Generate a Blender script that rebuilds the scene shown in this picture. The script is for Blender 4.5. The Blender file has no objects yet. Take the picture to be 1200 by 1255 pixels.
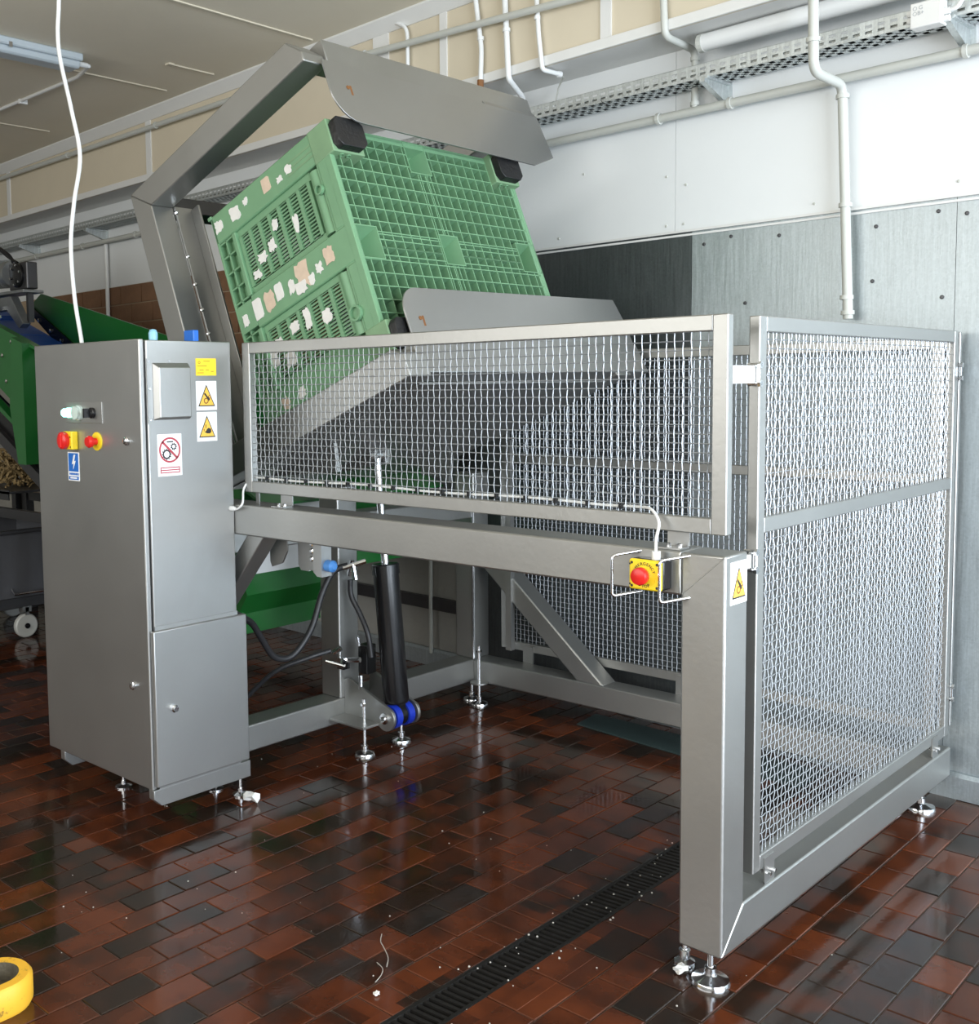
import bpy, bmesh, math, random
from mathutils import Vector, Matrix
random.seed(7)
S = bpy.context.scene
COL = S.collection
PI = math.pi
def R(d): return math.radians(d)

# ------------------------------------------------------------------ camera
YAW, PIT, ROL = .7790, .0787, .0145
FPX, CPX, CPY = 1330.88, 463.365, 577.53
CAM = Vector((0, 0, 1.6))
fw = Vector((-math.sin(YAW)*math.cos(PIT), math.cos(YAW)*math.cos(PIT), -math.sin(PIT)))
rt = Vector((math.cos(YAW), math.sin(YAW), 0)); dn = fw.cross(rt)
cr, sr = math.cos(ROL), math.sin(ROL)
rt2 = cr*rt + sr*dn; dn2 = -sr*rt + cr*dn
cd = bpy.data.cameras.new('camera'); cam = bpy.data.objects.new('camera', cd); COL.objects.link(cam)
m = Matrix.Identity(4)
for i in range(3):
    m[i][0] = rt2[i]; m[i][1] = -dn2[i]; m[i][2] = -fw[i]; m[i][3] = CAM[i]
cam.matrix_world = m
cd.sensor_fit = 'HORIZONTAL'; cd.sensor_width = 36; cd.lens = FPX/1200*36
cd.shift_x = (600-CPX)/1200; cd.shift_y = -(627.5-CPY)/1200
cd.clip_start = .05; cd.clip_end = 100
S.camera = cam
# ------------------------------------------------------------------ world, daylight, exposure
wd = bpy.data.worlds.new('world'); S.world = wd; wd.use_nodes = True
wd.node_tree.nodes['Background'].inputs[0].default_value = (.80, .90, 1, 1)
wd.node_tree.nodes['Background'].inputs[1].default_value = .9
def area(name, loc, rot, sx, sy, power, col):
    l = bpy.data.lights.new(name, 'AREA'); l.shape = 'RECTANGLE'; l.size = sx; l.size_y = sy; l.energy = power; l.color = col
    o = bpy.data.objects.new(name, l); COL.objects.link(o); o.location = loc; o.rotation_euler = rot
    return o
area('door_right_offscreen', (3.53, 1.6, 1.75), (0, R(90), 0), 3.2, 5.2, 570, (.80, .895, 1))
area('window_front_offscreen', (-2.6, -3.03, 2.35), (R(90), 0, 0), 9.6, 1.9, 205, (1, .97, .90))
S.view_settings.view_transform = 'Standard'; S.view_settings.look = 'None'; S.view_settings.gamma = 1
S.view_settings.use_curve_mapping = False
S.view_settings.exposure = 0.25

# ------------------------------------------------------------------ materials
MATS = {}
def nt(name):
    mt = bpy.data.materials.new(name); mt.use_nodes = True
    t = mt.node_tree; b = t.nodes['Principled BSDF']; MATS[name] = mt
    return mt, t, b
def N(t, typ, **kw):
    n = t.nodes.new(typ)
    for k, v in kw.items():
        if k in n.inputs: n.inputs[k].default_value = v
        else: setattr(n, k, v)
    return n
def mat(name, col, rough=.5, metal=0, var=.08, vscale=6, stretch=(1, 1, 1), bump=0, bscale=40, rvar=0, spec=.5, coat=0, emit=None, alpha=None):
    mt, t, b = nt(name); L = t.links.new
    tc = N(t, 'ShaderNodeTexCoord'); mp = N(t, 'ShaderNodeMapping'); mp.inputs['Scale'].default_value = stretch
    L(tc.outputs['Object'], mp.inputs['Vector'])
    nz = N(t, 'ShaderNodeTexNoise', Scale=vscale, Detail=5.0, Roughness=.6); L(mp.outputs[0], nz.inputs['Vector'])
    mx = N(t, 'ShaderNodeMix', data_type='RGBA')
    lo = tuple(max(0, c*(1-var)) for c in col[:3])+(1,); hi = tuple(min(1, c*(1+var)) for c in col[:3])+(1,)
    mx.inputs[6].default_value = lo; mx.inputs[7].default_value = hi
    L(nz.outputs[0], mx.inputs[0]); L(mx.outputs[2], b.inputs['Base Color'])
    b.inputs['Roughness'].default_value = rough; b.inputs['Metallic'].default_value = metal
    b.inputs['Specular IOR Level'].default_value = spec; b.inputs['Coat Weight'].default_value = coat
    if rvar:
        mr = N(t, 'ShaderNodeMapRange'); mr.inputs['To Min'].default_value = rough-rvar; mr.inputs['To Max'].default_value = rough+rvar
        L(nz.outputs[0], mr.inputs[0]); L(mr.outputs[0], b.inputs['Roughness'])
    if bump:
        n2 = N(t, 'ShaderNodeTexNoise', Scale=bscale, Detail=3.0); L(mp.outputs[0], n2.inputs['Vector'])
        bp = N(t, 'ShaderNodeBump', Strength=bump, Distance=.01); L(n2.outputs[0], bp.inputs['Height']); L(bp.outputs[0], b.inputs['Normal'])
    if emit:
        b.inputs['Emission Color'].default_value = emit[:3]+(1,); b.inputs['Emission Strength'].default_value = emit[3]
    return mt
mat('steel', (.41, .41, .395), .42, .93, .06, 3, (1, 1, 1), .04, 60, .05)
mat('steel_sheet', (.41, .41, .40), .40, .93, .05, 2.5, (1, 1, 1), .03, 40, .05)
mat('wire', (.38, .40, .42), .38, .55, .05, 30)
mat('chrome', (.75, .76, .78), .15, 1, .03)
mat('dark_steel', (.10, .10, .105), .4, .8, .2)
mat('black', (.008, .008, .009), .25, 0, .3)
mat('rubber', (.009, .009, .010), .45, 0, .5, 20, bump=.3, bscale=80)
mat('hose', (.02, .02, .022), .45, 0, .3)
mat('white_plastic', (.72, .73, .72), .4, 0, .04)
mat('grey_pipe', (.50, .51, .47), .45, 0, .05)
mat('white_panel', (.74, .76, .76), .35, 0, .03, 2)
mat('white_trim', (.70, .70, .68), .45, 0, .05)
mat('beige_board', (.62, .55, .42), .6, 0, .06, 3)
mat('plaster', (.33, .32, .29), .8, 0, .2, 4, bump=.2, bscale=30)
mat('ceiling_board', (.76, .70, .57), .75, 0, .08, 1.5)
mat('ceiling_joint', (.58, .53, .42), .75, 0, .08, 1.5)
mat('room_wall', (.30, .29, .26), .8, 0, .1)
mat('brick', (.20, .105, .055), .8, 0, .35, 9, bump=.4, bscale=50)
mat('mortar', (.36, .27, .18), .9, 0, .2)
mat('grout', (.085, .055, .042), .55, 0, .5, 12)
mat('iron', (.022, .020, .018), .5, .6, .5, 30, bump=.2)
mat('green_plastic', (.150, .300, .165), .42, 0, .14, 7, rvar=.08, bump=.03)
mat('green_dirty', (.17, .29, .16), .55, 0, .25, 9)
mat('green_paint', (.012, .115, .022), .28, 0, .1, 3, coat=.2)
mat('blue_belt', (.018, .095, .42), .45, 0, .1)
mat('blue_plastic', (.02, .14, .55), .4, 0, .1)
mat('pin_blue', (.01, .035, .42), .4, 0, .1)
mat('pale_blue', (.25, .50, .65), .4, 0, .1)
mat('bush_blue', (.06, .22, .55), .4, 0, .1)
mat('yellow', (.85, .62, .02), .4, 0, .05)
mat('yellow_label', (.90, .62, .03), .5, 0, .05)
mat('amber_sign', (.88, .50, .07), .5, 0, .04)
mat('red', (.62, .015, .012), .3, 0, .06)
mat('sign_red', (.42, .05, .07), .5, 0, .05)
mat('sign_white', (.84, .85, .85), .45, 0, .03)
mat('sign_black', (.02, .02, .02), .5, 0, .1)
mat('sign_blue', (.01, .13, .50), .45, 0, .05)
mat('sign_brown', (.20, .08, .02), .5, 0, .1)
mat('yellow_print', (.45, .28, .02), .5, 0, .1)
mat('paper', (.70, .69, .66), .7, 0, .12, 30)
mat('scrap_pale', (.36, .34, .30), .6, 0, .3, 40)
mat('paper_buff', (.60, .47, .36), .7, 0, .2, 30)
mat('lamp_green', (.1, .8, .5), .3, 0, .02, emit=(.25, 1, .7, 4.5))
mat('lamp_clear', (.55, .66, .62), .15, 0, .1)
mat('luminaire', (.46, .52, .56), .35, 0, .05)
mat('cast_grey', (.30, .31, .31), .4, .7, .2, 12, bump=.2)
mat('tub_grey', (.12, .125, .14), .5, .3, .35, 5, (1, 1, .3))
mat('caster', (.55, .56, .54), .4, 0, .1)
mat('straw', (.26, .185, .085), .8, 0, .6, 25)
mat('dark_mat', (.03, .05, .05), .45, 0, .2)
mat('grime', (.075, .062, .040), .7, 0, .8, 35, bump=.4, bscale=60)
mat('black_print', (.02, .02, .02), .6, 0, .1)
mat('grey_print', (.35, .37, .38), .6, 0, .1)

def yellow_worn():
    mt, t, b = nt('yellow_worn'); L = t.links.new
    tc = N(t, 'ShaderNodeTexCoord')
    nz = N(t, 'ShaderNodeTexNoise', Scale=28.0, Detail=8.0, Roughness=.7); L(tc.outputs['Object'], nz.inputs['Vector'])
    cr_ = N(t, 'ShaderNodeValToRGB'); e = cr_.color_ramp.elements
    e[0].position = .30; e[0].color = (.05, .04, .025, 1); e[1].position = .42; e[1].color = (.74, .40, .03, 1)
    L(nz.outputs[0], cr_.inputs[0]); L(cr_.outputs[0], b.inputs['Base Color']); b.inputs['Roughness'].default_value = .5
yellow_worn()
def galv(name, base, rough, rust):
    mt, t, b = nt(name); L = t.links.new
    tc = N(t, 'ShaderNodeTexCoord')
    vo = N(t, 'ShaderNodeTexVoronoi', Scale=130.0); L(tc.outputs['Object'], vo.inputs['Vector'])
    mp = N(t, 'ShaderNodeMapping'); mp.inputs['Scale'].default_value = (26, 26, 1.6); L(tc.outputs['Object'], mp.inputs['Vector'])
    st = N(t, 'ShaderNodeTexNoise', Scale=3.0, Detail=8.0, Roughness=.75); L(mp.outputs[0], st.inputs['Vector'])
    m1 = N(t, 'ShaderNodeMix', data_type='RGBA')
    m1.inputs[6].default_value = tuple(c*.45 for c in base)+(1,); m1.inputs[7].default_value = tuple(min(1, c*1.35) for c in base)+(1,)
    ad = N(t, 'ShaderNodeMath', operation='MULTIPLY_ADD'); ad.inputs[1].default_value = .16
    sub = N(t, 'ShaderNodeMath', operation='SUBTRACT'); sub.inputs[1].default_value = .04
    L(vo.outputs['Color'], ad.inputs[0]); L(st.outputs[0], sub.inputs[0]); L(sub.outputs[0], ad.inputs[2]); L(ad.outputs[0], m1.inputs[0])
    L(m1.outputs[2], b.inputs['Base Color'])
    mr = N(t, 'ShaderNodeMapRange'); mr.inputs['To Min'].default_value = rough-.1; mr.inputs['To Max'].default_value = rough+.2
    L(st.outputs[0], mr.inputs[0]); L(mr.outputs[0], b.inputs['Roughness']); b.inputs['Metallic'].default_value = .75
    bp = N(t, 'ShaderNodeBump', Strength=.25, Distance=.004); L(st.outputs[0], bp.inputs['Height']); L(bp.outputs[0], b.inputs['Normal'])
galv('galvanised', (.46, .51, .53), .38, 0)
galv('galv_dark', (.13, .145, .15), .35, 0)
galv('tray_galv', (.62, .66, .66), .35, 0)

TX0, TPX, TPY = -1.985, .1030, .1850          # tile grid: rows run along Y
def tile_mat():
    mt, t, b = nt('quarry_tile'); L = t.links.new
    ge = N(t, 'ShaderNodeNewGeometry'); sx = N(t, 'ShaderNodeSeparateXYZ'); L(ge.outputs['Position'], sx.inputs[0])
    def M(op, a, bb=None, c=None):
        n = N(t, 'ShaderNodeMath', operation=op)
        for i, v in enumerate((a, bb, c)):
            if v is None: continue
            if isinstance(v, (int, float)): n.inputs[i].default_value = v
            else: L(v, n.inputs[i])
        return n.outputs[0]
    row = M('FLOOR', M('DIVIDE', M('SUBTRACT', sx.outputs[0], TX0), TPX))
    par = M('MULTIPLY', M('FLOORED_MODULO', row, 2.0), .5)
    colm = M('FLOOR', M('ADD', M('DIVIDE', sx.outputs[1], TPY), par))
    cb = N(t, 'ShaderNodeCombineXYZ'); L(row, cb.inputs[0]); L(colm, cb.inputs[1])
    wn = N(t, 'ShaderNodeTexWhiteNoise', noise_dimensions='3D'); L(cb.outputs[0], wn.inputs['Vector'])
    tc = N(t, 'ShaderNodeTexCoord')
    n1 = N(t, 'ShaderNodeTexNoise', Scale=7.0, Detail=5.0); L(ge.outputs['Position'], n1.inputs['Vector'])
    n2 = N(t, 'ShaderNodeTexNoise', Scale=70.0, Detail=4.0); L(ge.outputs['Position'], n2.inputs['Vector'])
    v = M('ADD', M('ADD', M('MULTIPLY', wn.outputs['Value'], .40), .04), M('MULTIPLY', n1.outputs[0], .75))
    ramp = N(t, 'ShaderNodeValToRGB'); e = ramp.color_ramp.elements
    e[0].position = .34; e[0].color = (.014, .010, .0075, 1)
    e[1].position = .85; e[1].color = (.102, .0265, .0095, 1)
    k = ramp.color_ramp.elements.new(.50); k.color = (.022, .0115, .0075, 1)
    k = ramp.color_ramp.elements.new(.62); k.color = (.050, .0145, .0065, 1)
    L(v, ramp.inputs[0])
    mx = N(t, 'ShaderNodeMix', data_type='RGBA', blend_type='MULTIPLY'); mx.inputs[0].default_value = .5
    L(ramp.outputs[0], mx.inputs[6]); L(n2.outputs['Color'], mx.inputs[7])
    b.inputs['Specular IOR Level'].default_value = .42
    n4 = N(t, 'ShaderNodeTexNoise', Scale=5.0, Detail=9.0, Roughness=.72); n4.inputs['Distortion'].default_value = 1.2; L(ge.outputs['Position'], n4.inputs['Vector'])
    r4 = N(t, 'ShaderNodeValToRGB'); e4 = r4.color_ramp.elements
    e4[0].position = .70; e4[0].color = (0, 0, 0, 1); e4[1].position = .78; e4[1].color = (.55, .55, .55, 1); L(n4.outputs[0], r4.inputs[0])
    m4 = N(t, 'ShaderNodeMix', data_type='RGBA'); m4.inputs[7].default_value = (.30, .26, .23, 1); L(r4.outputs[0], m4.inputs[0]); L(ramp.outputs[0], m4.inputs[6])
    L(m4.outputs[2], b.inputs['Base Color'])
    n3 = N(t, 'ShaderNodeTexNoise', Scale=1.6, Detail=6.0, Roughness=.65); L(ge.outputs['Position'], n3.inputs['Vector'])
    r3 = N(t, 'ShaderNodeValToRGB'); e = r3.color_ramp.elements
    e[0].position = .40; e[0].color = (.055, .055, .055, 1); e[1].position = .66; e[1].color = (.26, .26, .26, 1)
    L(n3.outputs[0], r3.inputs[0]); L(r3.outputs[0], b.inputs['Roughness'])
    bp = N(t, 'ShaderNodeBump', Strength=.05, Distance=.003); L(n2.outputs[0], bp.inputs['Height']); L(bp.outputs[0], b.inputs['Normal'])
tile_mat()

# ------------------------------------------------------------------ mesh helpers
class MB:
    def __init__(s): s.v = []; s.f = []
    def add(s, vs, fs):
        o = len(s.v); s.v += [tuple(v) for v in vs]; s.f += [tuple(i+o for i in f) for f in fs]; return s
    def box(s, x0, x1, y0, y1, z0, z1):
        return s.add([(x0,y0,z0),(x1,y0,z0),(x1,y1,z0),(x0,y1,z0),(x0,y0,z1),(x1,y0,z1),(x1,y1,z1),(x0,y1,z1)],
                     [(0,3,2,1),(4,5,6,7),(0,1,5,4),(1,2,6,5),(2,3,7,6),(3,0,4,7)])
    def prism(s, poly, axis, a0, a1):
        # poly: 2-D points; axis 'y': (x,z), 'x': (y,z), 'z': (x,y)
        n = len(poly)
        def P(p, a):
            return {'y': (p[0], a, p[1]), 'x': (a, p[0], p[1]), 'z': (p[0], p[1], a)}[axis]
        area2 = sum(poly[i][0]*poly[(i+1)%n][1]-poly[(i+1)%n][0]*poly[i][1] for i in range(n))
        flip = (area2 > 0) ^ (axis == 'y')
        vs = [P(p, a0) for p in poly]+[P(p, a1) for p in poly]
        b = tuple(range(n)); t = tuple(range(n, 2*n))
        fs = [tuple(reversed(b)) if flip else b, t if flip else tuple(reversed(t))]
        for i in range(n):
            j = (i+1) % n
            q = (i, j, j+n, i+n)
            fs.append(q if flip else tuple(reversed(q)))
        return s.add(vs, fs)
    def cyl(s, p0, p1, r, n=12, r2=None):
        return s.tube([p0, p1], r, n, radii=[r, r if r2 is None else r2])
    def tube(s, path, r, n=8, radii=None, cap=True):
        path = [Vector(p) for p in path]; m_ = len(path); vs = []; fs = []
        up = None
        for i, p in enumerate(path):
            d = (path[min(i+1, m_-1)]-path[max(i-1, 0)]).normalized()
            if up is None:
                up = Vector((0, 0, 1)) if abs(d.z) < .9 else Vector((1, 0, 0))
            a = (up - d*up.dot(d)).normalized(); up = a; b_ = d.cross(a)
            rr = radii[i] if radii else r
            for k in range(n):
                t = 2*PI*k/n; vs.append(p + rr*(math.cos(t)*a+math.sin(t)*b_))
        for i in range(m_-1):
            for k in range(n):
                k2 = (k+1) % n; fs.append((i*n+k, i*n+k2, (i+1)*n+k2, (i+1)*n+k))
        if cap:
            fs.append(tuple(reversed(range(n)))); fs.append(tuple(range((m_-1)*n, m_*n)))
        return s.add(vs, fs)
    def lathe(s, prof, c, axis=(0, 0, 1), n=24):
        # prof: (r, h) from bottom to top along axis
        ax = Vector(axis).normalized(); a = ax.orthogonal().normalized(); b_ = ax.cross(a); c = Vector(c)
        vs = []; fs = []
        for r, h in prof:
            for k in range(n):
                t = 2*PI*k/n; vs.append(c+ax*h+max(r, 1e-5)*(math.cos(t)*a+math.sin(t)*b_))
        for i in range(len(prof)-1):
            for k in range(n):
                k2 = (k+1) % n; fs.append((i*n+k, i*n+k2, (i+1)*n+k2, (i+1)*n+k))
        fs.append(tuple(reversed(range(n)))); fs.append(tuple(range((len(prof)-1)*n, len(prof)*n)))
        return s.add(vs, fs)
    def ring(s, c, axis, r0, r1, h, n=28):
        ax = Vector(axis).normalized(); a = ax.orthogonal().normalized(); b_ = ax.cross(a); c = Vector(c); vs = []; fs = []
        for r, hh in ((r0, 0), (r1, 0), (r1, h), (r0, h)):
            for k in range(n):
                t = 2*PI*k/n; vs.append(c+ax*hh+r*(math.cos(t)*a+math.sin(t)*b_))
        for i in range(4):
            i2 = (i+1) % 4
            for k in range(n):
                k2 = (k+1) % n; fs.append((i*n+k, i2*n+k, i2*n+k2, i*n+k2))
        return s.add(vs, fs)
    def frame(s, axis, a0, a1, p0, p1, q0, q1, w):
        # rectangular frame of flat bar; outer rect p0..p1 x q0..q1, bar width w
        def B(pa, pb, qa, qb):
            if axis == 'y': s.box(pa, pb, a0, a1, qa, qb)
            elif axis == 'x': s.box(a0, a1, pa, pb, qa, qb)
            else: s.box(pa, pb, qa, qb, a0, a1)
        B(p0, p0+w, q0, q1); B(p1-w, p1, q0, q1); B(p0+w, p1-w, q0, q0+w); B(p0+w, p1-w, q1-w, q1)
        return s
    def build(s, name, material, parent=None, bevel=0, smooth=None, loc=None, rot=None, seg=2, fix=False):
        me = bpy.data.meshes.new(name); me.from_pydata(s.v, [], s.f)
        if fix:
            bm = bmesh.new(); bm.from_mesh(me); bmesh.ops.recalc_face_normals(bm, faces=bm.faces); bm.to_mesh(me); bm.free()
        me.update()
        me.materials.append(MATS[material] if isinstance(material, str) else material)
        o = bpy.data.objects.new(name, me); COL.objects.link(o)
        if parent: o.parent = parent
        if loc: o.location = loc
        if rot: o.rotation_euler = rot
        if smooth is not None:
            for p in me.polygons: p.use_smooth = True
            me.set_sharp_from_angle(angle=R(smooth))
        if bevel:
            bv = o.modifiers.new('bevel', 'BEVEL'); bv.width = bevel; bv.segments = seg; bv.limit_method = 'ANGLE'; bv.angle_limit = R(40)
            for p in me.polygons: p.use_smooth = True
            me.set_sharp_from_angle(angle=R(60))
            wn_ = o.modifiers.new('wn', 'WEIGHTED_NORMAL'); wn_.keep_sharp = True
        return o
def tag(o, label, cat=None, group=None, kind=None):
    if label: o['label'] = label
    if cat: o['category'] = cat
    if group: o['group'] = group
    if kind: o['kind'] = kind
    return o
def empty(name, loc, rot=(0, 0, 0)):
    o = bpy.data.objects.new(name, None); COL.objects.link(o); o.location = loc; o.rotation_euler = rot; o.empty_display_size = .1
    return o
def dup(o, parent=None, loc=None):
    c = o.copy(); COL.objects.link(c)
    if parent is not None: c.parent = parent
    if loc is not None: c.location = loc
    return c
def bez(pts, n=10):
    # Catmull-Rom through points
    P = [Vector(p) for p in pts]; out = []
    for i in range(len(P)-1):
        p0 = P[max(i-1, 0)]; p1 = P[i]; p2 = P[i+1]; p3 = P[min(i+2, len(P)-1)]
        for k in range(n):
            t = k/n
            out.append(.5*((2*p1)+(-p0+p2)*t+(2*p0-5*p1+4*p2-p3)*t*t+(-p0+3*p1-3*p2+p3)*t**3))
    out.append(P[-1]); return out
def bends(pts, r, n=5):
    # polyline with rounded corners
    P = [Vector(p) for p in pts]; out = [P[0]]
    for i in range(1, len(P)-1):
        a = (P[i-1]-P[i]); b = (P[i+1]-P[i]); rr = min(r, a.length*.45, b.length*.45)
        A = P[i]+a.normalized()*rr; B = P[i]+b.normalized()*rr
        for k in range(n+1):
            t = k/n; out.append(A*(1-t)**2+P[i]*2*t*(1-t)+B*t*t)
    out.append(P[-1]); return out
def text_mesh(name, body, size, material, parent, mw, extrude=.0004, align='CENTER'):
    cu = bpy.data.curves.new(name, 'FONT'); cu.body = body; cu.size = size; cu.extrude = extrude; cu.align_x = align; cu.align_y = 'CENTER'
    cu.resolution_u = 3
    tmp = bpy.data.objects.new(name+'_t', cu); COL.objects.link(tmp)
    dg = bpy.context.evaluated_depsgraph_get(); me = bpy.data.meshes.new_from_object(tmp.evaluated_get(dg))
    bpy.data.objects.remove(tmp); bpy.data.curves.remove(cu)
    me.materials.clear(); me.materials.append(MATS[material])
    o = bpy.data.objects.new(name, me); COL.objects.link(o); o.parent = parent; o.matrix_local = mw
    return o
def basis(o, x, y):
    x = Vector(x); y = Vector(y); z = x.cross(y); m_ = Matrix.Identity(4)
    for i in range(3): m_[i][0] = x[i]; m_[i][1] = y[i]; m_[i][2] = z[i]; m_[i][3] = o[i]
    return m_

# ================================================================== SETTING
# ---- floor: grout bed + quarry tiles laid in rows towards the wall
DX0, DX1, DYA, DYB = -1.845, -1.728, 1.0, 4.2                         # drain trench
def floor_slab():
    xs = [-12, DX0, DX1, 4]; ys = [-3, DYA, DYB, 5.2]; zt, zb, zd = -.0045, -.16, -.11
    v = [(x, y, zt) for y in ys for x in xs]; f = []
    for r_ in range(3):
        for c in range(3):
            if (r_, c) != (1, 1): f.append((r_*4+c, r_*4+c+1, r_*4+c+5, r_*4+c+4))
    rim = [5, 6, 10, 9]; v += [(v[k][0], v[k][1], zd) for k in rim]
    for k in range(4): f.append((rim[k], rim[(k+1) % 4], 16+(k+1) % 4, 16+k))
    f.append((16, 17, 18, 19))
    ring = [0, 1, 2, 3, 7, 11, 15, 14, 13, 12, 8, 4]; b0 = len(v); v += [(v[k][0], v[k][1], zb) for k in ring]; n = len(ring)
    for k in range(n): f.append((ring[k], b0+k, b0+(k+1) % n, ring[(k+1) % n]))
    f.append(tuple(b0+k for k in reversed(range(n))))
    b = MB(); b.v = v; b.f = f; return b
fl = tag(floor_slab().build('floor', 'grout', fix=True), 'wet red-brown quarry tile floor', kind='structure')
def proj(p):
    d = Vector(p)-CAM; z = d.dot(fw)
    if z < .1: return None
    return CPX+FPX*d.dot(rt2)/z, CPY+FPX*d.dot(dn2)/z, z
tiles = []
for row in range(-80, 38):
    x0 = TX0+row*TPX; x1 = x0+TPX; half = (row % 2)*.5
    if row in (1, 2): continue
    for c in range(4, 29):
        y0 = (c-half)*TPY; y1 = y0+TPY
        if y1 > 4.98 - max(0, (x0+9))*0.02 or y0 < .7: continue
        cx, cy = (x0+x1)/2, (y0+y1)/2
        q = proj((cx, cy, 0))
        if not q or q[0] < -90 or q[0] > 1290 or q[1] > 1350: continue
        if cx > -1.98 and cx < -1.72: continue
        if cy > 4.408-.054*(cx+1.275)-.02: continue
        hid = (-4.2 < cx*2.2/cy*1 < -3.4 and cy > 2.7 and q[1] < 930)
        tiles.append((q[2]+(3 if hid else 0), cx, cy, TPX, TPY))
for c in range(8, 52):                                                # narrow tiles beside the drain
    y = c*.0925
    q = proj((-1.915, y, 0))
    if q and q[1] < 1350 and y < 4.3: tiles.append((q[2]+.6, -1.9145, y, .0, .0))
# wide tiles right of the drain
for c in range(4, 24):
    y0 = c*TPY; q = proj((-1.68, y0, 0))
    if q and q[1] < 1350 and y0 < 4.2: tiles.append((q[2], -1.68-.0005, y0, TPX, TPY))
tiles.sort()
def tile_verts(w, l, b=.0022):
    a, c = w/2-.0022, l/2-.0022
    return ([(-a,-c,-.012),(a,-c,-.012),(a,c,-.012),(-a,c,-.012),(-a,-c,-b),(a,-c,-b),(a,c,-b),(-a,c,-b),
             (-a+b,-c+b,0),(a-b,-c+b,0),(a-b,c-b,0),(-a+b,c-b,0)],
            [(0,1,5,4),(1,2,6,5),(2,3,7,6),(3,0,4,7),(4,5,9,8),(5,6,10,9),(6,7,11,10),(7,4,8,11),(8,9,10,11)])
def tmesh(w, l, nm):
    me = bpy.data.meshes.new(nm); v, f = tile_verts(w, l); me.from_pydata(v, [], f); me.materials.append(MATS['quarry_tile']); return me
tm_full = tmesh(TPX, TPY, 'floor_tile'); tm_small = tmesh(.137, .0925, 'floor_tile_small')
rest = MB()
for i, (z_, cx, cy, w, l) in enumerate(tiles):
    dz = random.uniform(-.0008, .0008); rz = random.uniform(-.006, .006)
    if i < 300:
        o = bpy.data.objects.new('floor_tile', tm_full if w else tm_small); COL.objects.link(o); o.parent = fl
        o.location = (cx, cy, dz); o.rotation_euler = (random.uniform(-.004, .004), random.uniform(-.005, .005), rz)
    else:
        v, f = tile_verts(w or .137, l or .0925); tx, ty = random.uniform(-.004, .004), random.uniform(-.005, .005)
        rest.add([(p[0]+cx, p[1]+cy, p[2]+dz+p[1]*tx-p[0]*ty) for p in v], f)
tag(rest.build('floor_tile_field', 'quarry_tile', fl), None, kind='stuff')

# ---- back wall (turned about 3 degrees to the machine)
AW = R(-3.1); OW = (-1.275, 4.408, 0); RW = (0, 0, AW)
wb = tag(MB().box(-10.5, 4.6, .013, .2, -.1, 3.75).build('wall_back', 'plaster', loc=OW, rot=RW), 'back wall clad with white boards and metal sheets', kind='structure')
def wl(b, name, material, parent=wb, **k): return b.build(name, material, parent, **k)
# white cladding boards
for a, b_, z0 in ((-8.6, -7.2, 2.41), (-7.2, -5.3, 2.41), (-5.3, -3.2, 2.41), (-3.2, -2.25, 2.27), (-2.25, -1.246, 2.27), (-1.244, .9, 2.27), (.902, 3.2, 2.27)):
    wl(MB().box(a, b_, 0, .0125, z0, 3.06), 'cladding_board', 'white_panel')
screws = MB()
for x_, z_ in ((-1.29, 2.30), (-1.20, 2.30), (-1.29, 2.52), (-1.19, 2.47), (-1.9, 2.31), (-.6, 2.31), (-.05, 2.32), (-1.75, 2.6)):
    screws.lathe([(.006, 0), (.006, .003), (.003, .004)], (x_, 0, z_), (0, -1, 0), 8)
tag(wl(screws, 'screw_heads', 'grey_pipe'), None, kind='stuff')
wl(MB().box(-3.2, 3.2, -.012, .0125, 2.262, 2.272).box(-3.2, 3.2, -.006, .0125, 2.245, 2.254), 'sheet_capping', 'white_trim')
# metal sheets below
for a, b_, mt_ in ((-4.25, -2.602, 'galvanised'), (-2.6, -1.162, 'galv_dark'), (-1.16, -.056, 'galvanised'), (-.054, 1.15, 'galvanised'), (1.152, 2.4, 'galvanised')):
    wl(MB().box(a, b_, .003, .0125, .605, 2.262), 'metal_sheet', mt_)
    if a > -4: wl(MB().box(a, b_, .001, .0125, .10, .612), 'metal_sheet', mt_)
sh = MB()
for x_, z_ in ((-1.1, 2.20), (-.97, 2.22), (-.75, 2.2), (-.35, 2.19), (-.12, 2.22), (-.02, 2.2), (-.9, 1.93), (-.1, 1.9), (-.36, 1.98)):
    sh.lathe([(.008, 0), (.008, .003), (.004, .005)], (x_, .003, z_), (0, -1, 0), 8)
tag(wl(sh, 'sheet_fixings', 'dark_steel'), None, kind='stuff')
# bricks under the white boards on the left
bm_ = bpy.data.meshes.new('brick'); bb = MB().box(-.1545, .1545, -.012, .02, -.068, .068); bm_.from_pydata(bb.v, [], bb.f); bm_.materials.append(MATS['brick'])
wl(MB().box(-8.4, -4.26, .006, .0125, .95, 2.41), 'mortar_bed', 'mortar')
for r_ in range(6):
    for c in range(12):
        x_ = -7.35+c*.318+(r_ % 2)*.159; z_ = 2.41-.073-r_*.146
        o = bpy.data.objects.new('brick', bm_); COL.objects.link(o); o.parent = wb; o.location = (x_, .008+random.uniform(-.002, .002), z_)
bs = tag(MB().prism([(0, 0), (-.02, 0), (-.02, .085), (-.012, .1), (0, .1)], 'x', -8, 4).build('baseboard_back', 'galvanised', loc=OW, rot=RW), 'metal skirting along the foot of the back wall', kind='structure')
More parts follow.
